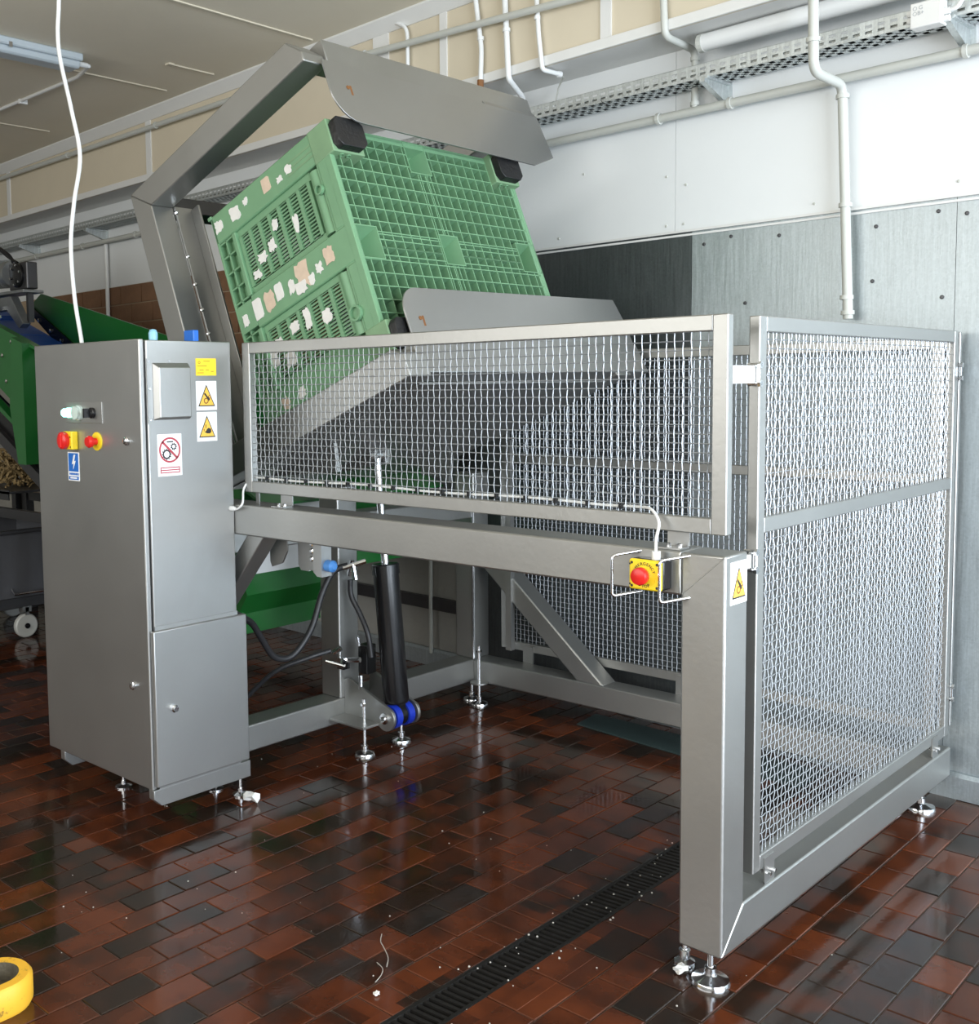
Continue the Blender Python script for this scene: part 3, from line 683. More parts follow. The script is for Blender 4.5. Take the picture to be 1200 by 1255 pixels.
sign_x(mc, XR, 2.556, 2.646, 1.03, 1.14)

# ---- hydraulic cylinder and its clevis
pin = Vector((-3.2, 3.34, .172)); top = Vector((-3.262, 3.34, .83)); rod = Vector((-3.305, 3.34, 1.30))
d_ = (top-pin).normalized()
hc = mp(MB().lathe([(.052, 0), (.056, .01), (.056, (top-pin).length-.1), (.060, (top-pin).length-.1), (.060, (top-pin).length-.06), (.056, (top-pin).length-.055)], pin+d_*.055, d_, 24), 'hydraulic_cylinder', 'black', smooth=35)
off(MB().cyl(pin+d_*.6, rod, .017, 16)).build('piston_rod', 'chrome', hc, smooth=40)
off(MB().lathe([(.045, -.022), (.045, .022)], pin, (0, 1, 0), 20).box(pin.x-.03, pin.x+.03, pin.y-.02, pin.y+.02, pin.z, pin.z+.07)).build('rod_eye', 'black', hc, smooth=40)
for y_ in (3.292, 3.368): off(MB().lathe([(.052, 0), (.052, .034)], (pin.x, y_-.003, pin.z), (0, 1, 0), 24)).build('blue_roller', 'pin_blue', hc, smooth=40)
def clevis(y_):
    pts = [(-3.45, .30), (-3.42, .31)]+[(pin.x+.055*math.cos(R(a)), pin.z+.055*math.sin(R(a))) for a in range(50, -131, -15)]+[(-3.45, .135)]
    c = mp(MB().prism(pts, 'y', y_, y_+.014), 'clevis_plate', 'steel', bevel=.0015)
    off(MB().lathe([(.024, 0), (.024, .008), (.012, .01), (.012, .016)], (pin.x, y_, pin.z), (0, -1, 0), 18)).build('pin_head', 'chrome', c, smooth=40)
clevis(3.262); clevis(3.416)
# valve block, hoses, fittings
vb = mp(MB().box(-3.40, -3.345, 3.30, 3.36, .33, .46), 'valve_block', 'black', bevel=.004)
off(MB().cyl((-3.43, 3.23, .395), (-3.345, 3.26, .405), .012, 8).box(-3.44, -3.40, 3.21, 3.25, .36, .41).cyl((-3.45, 3.20, .43), (-3.42, 3.215, .455), .012, 8).cyl((-3.46, 3.16, .40), (-3.40, 3.22, .375), .008, 8)).build('hose_fitting', 'chrome', vb)
off(MB().cyl((-3.37, 3.28, .46), (-3.375, 3.275, .50), .009, 8).cyl((-3.36, 3.275, .33), (-3.355, 3.27, .27), .010, 8)).build('hose_fitting', 'chrome', vb)
mp(MB().tube(bez([(-3.28, 2.51, .745), (-3.36, 2.62, .70), (-3.44, 2.74, .64), (-3.46, 2.80, .57), (-3.47, 2.88, .47), (-3.46, 2.97, .46), (-3.44, 3.06, .56), (-3.43, 3.12, .71), (-3.41, 3.17, .80), (-3.37, 3.22, .825)], 8), .014, 10), 'hydraulic_hose', 'hose', smooth=60)
mp(MB().tube(bez([(-3.41, 3.27, .75), (-3.405, 3.27, .68), (-3.36, 3.28, .60), (-3.315, 3.28, .52), (-3.30, 3.285, .42)], 8), .012, 10), 'hydraulic_hose', 'hose', smooth=60)
mp(MB().tube(bez([(-3.46, 3.19, .44), (-3.5, 3.1, .42), (-3.6, 2.98, .36), (-3.75, 2.9, .2)], 8), .011, 10), 'hydraulic_hose', 'hose', smooth=60)
fi = mp(MB().cyl((-3.38, 3.2, .815), (-3.31, 3.27, .845), .011, 8).cyl((-3.35, 3.23, .83), (-3.335, 3.23, .765), .011, 8).cyl((-3.41, 3.265, .77), (-3.39, 3.265, .84), .010, 8), 'hose_fitting', 'chrome', smooth=40)

# ---- tilting cradle, built in its own tilted axes (u towards the bin base, w across)
T = R(21.5); CT, ST = math.cos(T), math.sin(T)
def uw(u, w): return (u*CT-w*ST, u*ST+w*CT)
UC, WC = -2.4, 3.12
cxz = uw(UC, WC)
def cr_(b): b.v = [(v[0]-UC, v[1]-2.70, v[2]-WC) for v in b.v]; return b
ROT = (0, -T, 0)
Y0, Y1 = 2.70, 2.812
leg = cr_(MB().prism([(-2.985, 3.807), (-2.857, 3.69), (-2.857, 2.556), (-2.985, 2.435)], 'y', Y0, Y1)).build('tipping_cradle', 'steel', mc, bevel=.005, loc=Vector((cxz[0], 2.70, cxz[1]))-OM, rot=ROT)
def cp(b, name, material, **k): return cr_(b).build(name, material, leg, **k)
cp(MB().prism([(-2.985, 3.807), (-1.85, 3.807), (-1.785, 3.73), (-1.785, 3.69), (-2.857, 3.69)], 'y', Y0, Y1), 'cradle_arm', 'steel', bevel=.005)
cp(MB().prism([(-2.985, 2.435), (-2.857, 2.556), (-1.785, 2.556), (-1.735, 2.52), (-1.735, 2.435)], 'y', Y0, Y1), 'cradle_arm', 'steel', bevel=.005)
FY0, FY1 = 3.99, 4.10
for a_ in (([(-2.985, 3.807), (-2.857, 3.69), (-2.857, 2.556), (-2.985, 2.435)]), ([(-2.985, 3.807), (-1.785, 3.807), (-1.785, 3.69), (-2.857, 3.69)]), ([(-2.985, 2.435), (-2.857, 2.556), (-1.785, 2.556), (-1.735, 2.435)])):
    cp(MB().prism(a_, 'y', FY0, FY1), 'cradle_arm', 'steel', bevel=.005)
# rails along Y that carry the bin feet: back channel + lip plate with rounded near corner
def rail(w0, w1, lipw, flip):
    # back channel
    cp(MB().box(-1.86, -1.785, Y1+.001, 4.2, w0, w1), 'carrier_tube', 'steel', bevel=.004)
ub = cp(MB().box(-1.865, -1.775, Y1+.001, 4.06, 3.705, 3.80), 'carrier_tube', 'steel', bevel=.004)
lb = cp(MB().prism([(-1.85, 2.545), (-1.752, 2.59), (-1.735, 2.45), (-1.80, 2.44)], 'y', Y1-.03, 4.245), 'carrier_tube', 'steel_sheet', bevel=.004)
def lip(pts, name='lip_plate'):
    return cp(MB().prism(pts, 'x', -1.772, -1.765), name, 'steel_sheet', bevel=.001)
r_ = .12
near = [(2.772+r_-r_*math.cos(R(a)), 3.455+r_-r_*math.sin(R(a))) for a in range(0, 91, 15)]
lip(near+[(3.95, 3.44), (4.115, 3.50), (4.09, 3.70), (2.774, 3.70)])
cp(MB().prism([(-1.772, 3.70), (-1.765, 3.70), (-1.80, 3.775), (-1.808, 3.772)], 'y', 3.72, 4.09), 'lip_flange', 'steel_sheet')
near = [(2.81+.09-.09*math.cos(R(a)), 2.79-.09+.09*math.sin(R(a))) for a in range(0, 91, 15)]
lip([(2.81, 2.56)]+near+[(4.205, 2.806), (4.24, 2.70), (4.25, 2.60), (4.245, 2.56)])
for y_, w_ in ((2.87, 3.60), (2.88, 2.67)):
    cp(MB().lathe([(.008, 0), (.008, .002)], (-1.765, y_, w_), (1, 0, 0), 10).box(-1.765, -1.7645, y_+.01, y_+.02, w_-.03, w_+.01), 'bolt_mark', 'sign_brown')
# bin retaining angle with bolts along the leg
cp(MB().box(-2.857, -2.845, Y1, 2.905, 2.56, 3.69).box(-2.845, -2.79, 2.895, 2.905, 2.56, 3.68), 'retaining_angle', 'steel_sheet', bevel=.002)
for w_ in (3.66, 3.45, 3.32, 3.20, 3.09, 2.97):
    cp(MB().lathe([(.009, 0), (.009, .006), (.005, .009)], (-2.850, Y1+.004, w_), (1, -.5, 0), 8), 'bolt_head', 'chrome')
for w_ in (3.70, 2.86): cp(MB().box(-2.975, -2.90, Y1, FY0, w_, w_+.075), 'cross_bar', 'dark_steel', bevel=.003)
cp(MB().box(-2.98, -2.86, Y1, FY0, 2.44, 2.555), 'pivot_tube', 'steel', bevel=.004)
cp(MB().box(-2.98, -1.80, Y1+.001, FY0-.001, 2.43, 2.436), 'cradle_side_sheet', 'steel_sheet')
# lever plates under the cradle (in machine axes)
for y_, pts in ((2.93, [(-3.64, 1.215), (-3.12, 1.262), (-3.14, 1.385), (-3.42, 1.35), (-3.60, 1.28)]), (3.70, [(-3.56, 1.262), (-3.25, 1.366), (-3.19, 1.275), (-3.205, 1.164), (-3.30, 1.20)])):
    mp(MB().prism(pts, 'y', y_, y_+.02), 'lever_plate', 'steel_sheet')
for y_ in (3.295, 3.37): mp(MB().prism([(-3.62, 1.20), (-3.27, 1.26), (-3.27, 1.335), (-3.56, 1.34)], 'y', y_, y_+.015), 'lever_plate', 'steel')
mp(MB().cyl((-3.305, 3.28, 1.30), (-3.305, 3.40, 1.30), .022, 16), 'lever_pin', 'chrome', smooth=40)
mp(MB().box(-3.56, -3.44, 3.9, 3.99, 1.161, 1.24), 'pivot_block', 'steel', bevel=.003)
mp(MB().box(-3.245, -3.212, 4.16, 4.19, .30, 1.33), 'rear_flat_bar', 'steel_sheet')

# ================================================================== PLASTIC BIN (tilted with the cradle)
UB, YB, WB = -2.58, 2.76, 2.557
bx = uw(UB, WB)
BN = empty('pallet_bin', (bx[0], YB, bx[1]), ROT); tag(BN, 'large green plastic pallet bin tilted on its side in the cradle', 'bin')
BH, BD, BWd = .73, 1.105, .928            # height to base (u), depth (y), width (w)
def bp_(b, name, material='green_plastic', parent=BN, **k): return b.build(name, material, parent, **k)
th = .035
# far wall, top wall, bottom wall, floor
bp_(MB().box(.02, BH, BD-th, BD, 0, BWd), 'side_wall')
bp_(MB().box(.02, BH, .035, BD-th, BWd-.03, BWd-.002), 'side_wall')
bp_(MB().box(.02, BH, .035, BD-th, .002, .03), 'side_wall')
bp_(MB().box(BH-.105, BH-.08, .03, BD-.03, .02, BWd-.02), 'bin_floor')
# near wall: bands round two windows
nb = MB()
W1 = (.527, .803); W2 = (.122, .385)
nb.box(.0, BH, 0, .03, W1[1], BWd)                 # upper band
nb.box(.11, BH, 0, .03, W2[1], W1[0])              # middle band
nb.box(.0, BH, 0, .03, 0, W2[0])                   # lower band
nb.box(.655, BH, 0, .03, W1[0], W1[1]).box(.655, BH, 0, .03, W2[0], W2[1])
bp_(nb, 'near_wall', bevel=.006)
bp_(MB().box(.10, .124, -.002, .03, W1[0], W1[1]).box(.10, .124, -.002, .03, W2[0], W2[1]), 'window_edge', bevel=.004)
# rim cells at the mouth
rc = MB().box(0, .012, 0, .045, 0, BWd)
rc.box(.012, .10, .030, .036, W2[0], W1[1])
for w_ in (W2[0]+.004, .19, .255, .32, W2[1]-.004, .46, W1[0]+.004, .596, .665, .735, W1[1]-.006):
    rc.box(.012, .105, .004, .034, w_-.004, w_+.004)
rc.box(.048, .056, .004, .034, W2[0], W1[1])
rc.box(.012, .11, .0, .03, .40, .515)
bp_(rc, 'rim_cells', bevel=.0015)
bp_(MB().box(-.012, .012, -.006, BD+.006, BWd-.012, BWd+.004).box(-.012, .012, BD-.03, BD+.006, 0, BWd), 'mouth_rim', bevel=.004)
# slotted window panels with real slots, set back
for (w0, w1, u0, u1) in ((.556, .772, .135, .575), (.150, .356, .140, .595)):
    b = MB(); ncol = 7; pitch = (u1-u0)/ncol; nr = 15
    b.box(u0-.02, u1+.02, .014, .026, w0-.03, w0).box(u0-.02, u1+.02, .014, .026, w1, w1+.035)
    for k in range(ncol+1):
        b.box(u0+k*pitch-.009, u0+k*pitch+.009, .010, .026, w0, w1)
    rp_ = (w1-w0)/nr
    for j in range(nr+1):
        b.box(u0, u1, .014, .025, w0+j*rp_-.0031, w0+j*rp_+.0031)
    bp_(b, 'slotted_panel')
# hand-hold tubes beside the windows
for w0, w1, wh_ in ((.535, .79, .703), (.132, .375, .208)):
    hx = MB(); pts = [(.59, .03), (.592, .014), (.602, .004), (.620, -.001), (.638, .004), (.650, .014), (.655, .03)]
    hx.prism([(p[0], p[1]) for p in pts], 'z', w0, w1)
    h_ = bp_(hx, 'handle_tube', smooth=50)
    MB().ring((.64, .0, wh_), (0, -1, 0), .014 if wh_ > .5 else .022, .020 if wh_ > .5 else .030, .014, 24).build('tube_ring', 'green_plastic', h_, smooth=40)
    MB().lathe([(.014 if wh_ > .5 else .022, 0), (.014 if wh_ > .5 else .022, .0015)], (.64, .0, wh_), (0, -1, 0), 24).build('tube_hole', 'green_plastic', h_)
# near/far side ribs along the top wall of the bin
# base grid of ribs
g = MB(); ub0, ub1 = BH-.08, BH
SOCK = [(.004, .385, .13, .135), (.478, .392, .115, .13), (.972, .395, .13, .135), (.432, .785, .125, .135), (.432, .008, .125, .135)]
FEET = [(0, BWd-.13), (BD-.157, BWd-.128), (0, 0), (BD-.157, 0)]
HOLES = [(y, y+dy, w, w+dw) for y, w, dy, dw in SOCK]+[(y, y+.157, w, w+.13) for y, w in FEET]
def cuts(lo, hi, pos, along_y):
    segs = [(lo, hi)]
    for y0_, y1_, w0_, w1_ in HOLES:
        a0, a1, p0, p1 = (y0_, y1_, w0_, w1_) if along_y else (w0_, w1_, y0_, y1_)
        if p0 < pos < p1:
            out = []
            for a, b_ in segs:
                if a1 <= a or a0 >= b_: out.append((a, b_)); continue
                if a0 > a: out.append((a, a0))
                if a1 < b_: out.append((a1, b_))
            segs = out
    return segs
ny, nw = 21, 17
ys = [.004+i*(BD-.008)/ny for i in range(ny+1)]+[.487+k*.030 for k in range(4)]
ws = [.012+j*(BWd-.024)/nw for j in range(nw+1)]+[.405+k*.032 for k in range(4)]
for y_ in ys:
    for a, b_ in cuts(.01, BWd-.01, y_, False): g.box(ub0, ub1-.002, y_-.0022, y_+.0022, a, b_)
for w_ in ws:
    for a, b_ in cuts(.004, BD-.004, w_, True): g.box(ub0, ub1, a, b_, w_-.0022, w_+.0022)
tag(bp_(g, 'base_grid'), None, kind='stuff')
bp_(MB().box(BH-.03, BH+.003, -.0005, .022, 0, BWd), 'base_edge', 'green_plastic', bevel=.003)
bp_(MB().box(BH-.06, BH+.002, BD-.02, BD+.001, 0, BWd), 'base_edge', 'green_plastic', bevel=.003)
# pockets (blank foot sockets)
def pocket(y_, w_, dy, dw):
    # blank foot socket: thin rim, sloping sides, flat sunken floor
    q = .026; t_ = .004
    O = [(ub1+.002, y_, w_), (ub1+.002, y_+dy, w_), (ub1+.002, y_+dy, w_+dw), (ub1+.002, y_, w_+dw)]
    I = [(ub1+.002, y_+t_, w_+t_), (ub1+.002, y_+dy-t_, w_+t_), (ub1+.002, y_+dy-t_, w_+dw-t_), (ub1+.002, y_+t_, w_+dw-t_)]
    F = [(ub0+.006, y_+q, w_+q), (ub0+.006, y_+dy-q, w_+q), (ub0+.006, y_+dy-q, w_+dw-q), (ub0+.006, y_+q, w_+dw-q)]
    B = [(ub0-.002, p[1], p[2]) for p in O]
    fs = [(8, 9, 10, 11), (15, 14, 13, 12)]
    for k in range(4):
        k2 = (k+1) % 4; fs += [(k, k2, 4+k2, 4+k), (4+k, 4+k2, 8+k2, 8+k), (12+k, 12+k2, k2, k)]
    bp_(MB().add(O+I+F+B, fs), 'socket', fix=True)
for sk in SOCK: pocket(*sk)
# corner feet with black rubber caps
for y0_, w0_ in FEET:
    f_ = bp_(MB().box(ub0, BH+.03, y0_-.002, y0_+.159, w0_-.001, w0_+.131), 'corner_foot', 'green_dirty', bevel=.004)
    cc_ = .022
    MB().prism([(y0_+cc_, w0_+.006), (y0_+.15-cc_, w0_+.006), (y0_+.152, w0_+.006+cc_), (y0_+.152, w0_+.125-cc_), (y0_+.15-cc_, w0_+.125), (y0_+cc_, w0_+.125), (y0_+.004, w0_+.125-cc_), (y0_+.004, w0_+.006+cc_)], 'x', BH+.029, BH+.064).build('rubber_cap', 'rubber', f_, bevel=.0025)
for y_, w_ in ((.05, .797), (.085, .797), (.99, .799), (1.03, .799)):
    bp_(MB().ring((BH+.012, y_, w_), (0, 0, -1), .006, .010, .004, 14), 'drain_hole')
# torn paper labels on the near wall
def label(u0, w0, u1, w1, material='paper', rough_=.25, seed=0, y_=-.0008, name='paper_label'):
    rg = random.Random(seed); cu, cw = (u0+u1)/2, (w0+w1)/2; n = 19; pts = []
    for k in range(n):
        a = 2*PI*k/n; ca, sa = math.cos(a), math.sin(a); s_ = 1/max(abs(ca), abs(sa))
        s_ *= rg.uniform(1-rough_*.9, 1)
        pts.append((cu+ca*s_*(u1-u0)/2, cw+sa*s_*(w1-w0)/2))
    y_ -= .00011*(seed % 17)                       # overlapping scraps lie one on another
    bp_(MB().prism(pts, 'y', y_-.0006, y_+.0012), name, material)
label(.345, .846, .395, .905, 'paper_buff', .03, 1)
label(.485, .845, .53, .885, 'paper', .45, 2); label(.43, .84, .47, .87, 'paper', .5, 3)
label(.12, .835, .19, .90, 'paper', .30, 4); label(.215, .86, .25, .895, 'paper', .5, 5)
label(.012, .84, .07, .90, 'paper', .5, 6)
label(.11, .415, .165, .50, 'paper', .04, 7); label(.18, .41, .25, .50, 'paper_buff', .3, 8); label(.255, .43, .305, .50, 'paper', .12, 9)
label(.335, .42, .375, .48, 'paper', .35, 10); label(.385, .405, .47, .525, 'paper_buff', .4, 11); label(.37, .395, .44, .45, 'paper', .3, 12, -.0022); label(.45, .40, .49, .45, 'paper', .4, 13)
label(.50, .42, .545, .47, 'paper', .55, 14); label(.56, .43, .615, .50, 'paper_buff', .25, 15)
label(.03, .42, .07, .475, 'paper', .35, 16)
for i, (a, b_, c, d) in enumerate(((.155, .565, .205, .61), (.20, .61, .27, .66), (.28, .62, .33, .68), (.33, .69, .37, .74), (.44, .62, .48, .70))): label(a, b_, c, d, 'paper', .5, 30+i, .009)
for i, (a, b_, c, d) in enumerate(((.20, .17, .27, .24), (.16, .25, .22, .31), (.27, .28, .33, .33), (.36, .26, .40, .35), (.455, .24, .51, .30), (.10, .20, .17, .29))): label(a, b_, c, d, 'paper', .35, 50+i, .009)
label(.12, .02, .18, .08, 'paper_buff', .5, 70); label(.22, .03, .28, .08, 'paper', .5, 71)
for k in range(3): bp_(MB().box(.50, .65, -.0012, .001, .835+k*.022, .842+k*.022), 'moulded_line', 'green_dirty')

# ================================================================== CONTROL CABINET
KC = .953                                   # cabinet built at nominal size, then set to its real size and place
def kc(x, y, z): return (x*KC, y*KC, 1.6+(z-1.6)*KC)
CB = empty('control_cabinet', kc(-3.8, 2.45, 0)); CB.scale = (KC, KC, KC); tag(CB, 'tall stainless steel control cabinet with push buttons and warning signs', 'cabinet')
OC = Vector((-3.8, 2.45, 0))
def co(b): b.v = [(v[0]-OC.x, v[1]-OC.y, v[2]) for v in b.v]; return b
def cbp(b, name, material, parent=CB, **k): return co(b).build(name, material, parent, **k)
CX0, CX1, CY0, CY1, CZ0, CZ1 = -4.205, -3.425, 2.234, 2.653, .085, 1.784
cbp(MB().box(CX0+.01, CX1, CY0+.028, CY1, CZ0+.012, CZ1-.004), 'body', 'steel_sheet', bevel=.004)
door = cbp(MB().box(CX0, CX1-.002, CY0, CY0+.021, CZ0, CZ1), 'door', 'steel_sheet', bevel=.004)
cbp(MB().box(CX0+.02, CX1-.012, CY0+.020, CY0+.029, CZ0+.015, CZ1-.012), 'door_seal', 'black')
for z_, x_ in ((1.406, -3.524), (.471, -3.535)):
    cbp(MB().lathe([(.016, 0), (.016, .006), (.012, .008), (.012, .012), (.006, .014)], (x_, CY0, z_), (0, -1, 0), 16), 'door_lock', 'chrome', door, smooth=40)
ht = cbp(MB().box(CX1, CX1+.022, 2.243, 2.683, .098, .695), 'lower_hatch', 'steel_sheet', bevel=.004)
cbp(MB().box(CX1-.001, CX1+.004, 2.262, 2.652, .085, .71), 'hatch_seal', 'steel_sheet')
cbp(MB().lathe([(.015, 0), (.015, .012), (.010, .016), (.010, .022)], (CX1+.022, 2.322, .39), (1, 0, 0), 16), 'hatch_lock', 'chrome', ht, smooth=40)
# plinth rails with chamfered ends
for x_ in (CX1-.03, CX0+.09):
    cbp(MB().prism([(2.236, .085), (2.236, .05), (2.27, .018), (2.70, .018), (2.70, .085)], 'x', x_, x_+.034), 'plinth_rail', 'steel_sheet', bevel=.002)
FZ = 1.6-1.6/KC
for x_, y_ in ((-3.62, 2.667), (-3.492, 2.70), (-3.93, 2.42), (-4.08, 2.6)):
    ff = cbp(MB().lathe([(.035, 0), (.035, .006), (.012, .014), (.012, .03)], (x_, y_, FZ), n=20).cyl((x_, y_, FZ+.02), (x_, y_, .09), .007, 10), 'cabinet_foot', 'chrome', smooth=35)
# vent hood on the side
vh = cbp(MB().box(CX1, CX1+.003, 2.262, 2.45, 1.47, 1.712), 'vent_cover', 'steel_sheet')
cbp(MB().add([(CX1+.003, 2.285, 1.483), (CX1+.003, 2.447, 1.483), (CX1+.003, 2.447, 1.697), (CX1+.003, 2.285, 1.697),
              (CX1+.028, 2.300, 1.492), (CX1+.028, 2.440, 1.492), (CX1+.028, 2.440, 1.678), (CX1+.028, 2.300, 1.678)],
             [(0,3,2,1),(4,5,6,7),(0,1,5,4),(1,2,6,5),(2,3,7,6),(3,0,4,7)]), 'vent_hood', 'steel_sheet', vh, bevel=.003)
for y_, z_ in ((2.272, 1.70), (2.272, 1.60), (2.272, 1.485), (2.36, 1.705)):
    cbp(MB().lathe([(.004, 0), (.004, .003)], (CX1+.003, y_, z_), (1, 0, 0), 8), 'vent_screw', 'chrome', vh)
# identification plate and signs on the side
yp = cbp(MB().box(CX1, CX1+.0012, 2.484, 2.580, 1.648, 1.714), 'rating_plate', 'yellow_label')
X2 = CX1+.0012
b = MB().ring((X2, 2.500, 1.698), (1, 0, 0), .003, .006, .0005, 14)
for y_, z_, w_ in ((2.52, 1.702, .03), (2.49, 1.684, .045), (2.50, 1.668, .02), (2.53, 1.668, .015), (2.555, 1.662, .012), (2.49, 1.657, .03)): b.box(X2, X2+.0005, y_, y_+w_, z_, z_+.003)
cbp(b, 'plate_print', 'yellow_print', yp)
sign_x(CB, CX1, 2.482, 2.579, 1.515, 1.627, o=OC, kind='gear')
sign_x(CB, CX1, 2.482, 2.577, 1.395, 1.508, o=OC, kind='hand')
ps = cbp(MB().box(CX1, CX1+.0012, 2.300, 2.408, 1.272, 1.430), 'prohibition_sign', 'sign_white')
yc, zc = 2.354, 1.370
cbp(MB().ring((X2, yc-.014, zc-.016), (1, 0, 0), .012, .018, .0005, 22).ring((X2, yc+.018, zc+.012), (1, 0, 0), .007, .011, .0005, 18).box(X2, X2+.0005, yc-.012, yc+.016, zc+.028, zc+.033), 'pictogram_gears', 'sign_black', ps)
gt = MB()
for gy, gz, gr, nt_ in ((yc-.014, zc-.016, .0195, 12), (yc+.018, zc+.012, .0122, 9)):
    for k in range(nt_):
        a = 2*PI*k/nt_; cy_, cz_ = gy+gr*math.cos(a), gz+gr*math.sin(a); gt.box(X2, X2+.0005, cy_-.002, cy_+.002, cz_-.002, cz_+.002)
cbp(gt, 'gear_teeth', 'sign_black', ps)
cbp(MB().ring((X2+.0005, yc, zc), (1, 0, 0), .041, .048, .0006, 40).prism([(yc-.036, zc+.029), (yc-.030, zc+.035), (yc+.036, zc-.029), (yc+.030, zc-.035)], 'x', X2+.0005, X2+.0011), 'prohibition_ring', 'sign_red', ps)
cbp(MB().frame('x', X2, X2+.0006, 2.310, 2.398, 1.283, 1.306, .004).box(X2, X2+.0006, 2.312, 2.396, 1.2925, 1.2965), 'sign_text_bar', 'sign_red', ps)
# controls on the door
YD = CY0
pp = cbp(MB().box(-3.962, -3.690, YD-.003, YD, 1.470, 1.553), 'button_plate', 'steel', door, bevel=.001)
cbp(MB().lathe([(.020, 0), (.020, .012), (.017, .014), (.017, .030), (.012, .036), (0, .038)], (-3.925, YD-.003, 1.510), (0, -1, 0), 24), 'green_lamp', 'lamp_green', door, smooth=40)
cbp(MB().lathe([(.030, 0), (.030, .01), (.026, .014), (.026, .024), (0, .026)], (-3.855, YD-.003, 1.510), (0, -1, 0), 24), 'clear_button', 'lamp_clear', door, smooth=40)
cbp(MB().lathe([(.021, 0), (.021, .010), (.017, .012), (.017, .02)], (-3.755, YD-.003, 1.510), (0, -1, 0), 24).box(-3.760, -3.750, YD-.045, YD-.02, 1.492, 1.528), 'selector_knob', 'black', door, smooth=30)
ms = cbp(MB().box(-3.945, -3.878, YD-.03, YD, 1.364, 1.436), 'main_switch', 'yellow', door, bevel=.004)
cbp(MB().lathe([(.033, .03), (.035, .034), (.034, .048), (.028, .052)], (-3.925, YD, 1.400), (0, -1, 0), 28).box(-3.932, -3.918, YD-.058, YD-.05, 1.374, 1.426), 'switch_knob', 'red', door, smooth=35)
cbp(MB().box(-3.890, -3.885, YD-.0308, YD-.03, 1.41, 1.418).box(-3.890, -3.885, YD-.0308, YD-.03, 1.37, 1.378), 'switch_mark', 'black', door)
cbp(MB().lathe([(.036, 0), (.036, .004), (.030, .006)], (-3.735, YD, 1.400), (0, -1, 0), 30), 'stop_collar', 'yellow', door, smooth=35)
cbp(MB().lathe([(.014, .005), (.014, .022), (.022, .026), (.024, .038), (.018, .046), (0, .047)], (-3.735, YD, 1.400), (0, -1, 0), 26), 'stop_button', 'red', door, smooth=45)
bs_ = cbp(MB().box(-3.962, -3.876, YD-.0012, YD, 1.237, 1.352), 'voltage_sign', 'sign_white', door)
cbp(MB().box(-3.957, -3.881, YD-.0017, YD-.0012, 1.274, 1.348).box(-3.957, -3.881, YD-.0017, YD-.0012, 1.241, 1.255), 'voltage_sign_field', 'sign_blue', door)
cbp(MB().prism([(-3.914, 1.342), (-3.902, 1.342), (-3.912, 1.316), (-3.900, 1.318), (-3.922, 1.281), (-3.917, 1.306), (-3.930, 1.303)], 'y', YD-.0022, YD-.0017), 'lightning_bolt', 'sign_white', door)
b = MB(); rg = random.Random(5); x_ = -3.953
while x_ < -3.887:
    w_ = rg.uniform(.004, .009); b.box(x_, x_+w_, YD-.0017, YD-.0012, 1.260, 1.269); x_ += w_+.002
cbp(b, 'sign_lettering', 'sign_blue', door)
b = MB(); x_ = -3.945
while x_ < -3.895:
    w_ = rg.uniform(.004, .009); b.box(x_, x_+w_, YD-.0022, YD-.0017, 1.245, 1.252); x_ += w_+.002
cbp(b, 'sign_lettering', 'sign_white', door)
# things on top of the cabinet
tag(MB().box(-.03, .03, -.012, .012, 0, .042).build('blue_block', 'blue_plastic', bevel=.003, loc=kc(-3.47, 2.50, CZ1-.005)), 'small bright blue plastic block on the cabinet top', 'block')
tag(MB().lathe([(.016, 0), (.017, .03), (.012, .042), (.004, .045)], (0, 0, 0), n=16).build('pale_blue_cap', 'pale_blue', smooth=50, loc=kc(-3.52, 2.36, CZ1-.005)), 'pale blue rounded cap standing on the cabinet top', 'cap')
# white cable hanging from the ceiling to the cabinet
cpts = [kc(*p) for p in [(-4.19, 2.45, 1.775), (-4.20, 2.45, 1.83), (-4.24, 2.45, 2.0), (-4.255, 2.45, 2.22), (-4.215, 2.45, 2.40), (-4.155, 2.45, 2.58), (-4.21, 2.45, 2.78), (-4.285, 2.45, 3.0), (-4.30, 2.45, 3.12), (-4.28, 2.45, 3.27), (-4.27, 2.45, 3.63)]]
tag(MB().tube(bez(cpts, 8), .0085, 10).build('power_cable', 'white_plastic', smooth=60), 'thick white cable hanging from the ceiling onto the cabinet', 'cable')
# crumpled paper at the cabinet foot
def crumple(name, loc, s, seed, label):
    rg = random.Random(seed); bm = bmesh.new(); bmesh.ops.create_icosphere(bm, subdivisions=2, radius=1)
    for v in bm.verts: v.co *= rg.uniform(.35, 1.2); v.co.z *= .7
    zmin = min(v.co.z for v in bm.verts)
    for v in bm.verts: v.co.z -= zmin; v.co *= s
    me = bpy.data.meshes.new(name); bm.to_mesh(me); bm.free(); me.materials.append(MATS['paper'])
    o = bpy.data.objects.new(name, me); COL.objects.link(o); o.location = loc; tag(o, label, 'paper'); return o
crumple('crumpled_paper', (-3.23, 2.55, 0), .036, 4, 'crumpled white paper scrap beside the cabinet foot')
crumple('crumpled_paper', (-1.415, 2.57, 0), .022, 9, 'crumpled white paper scrap under the front post')

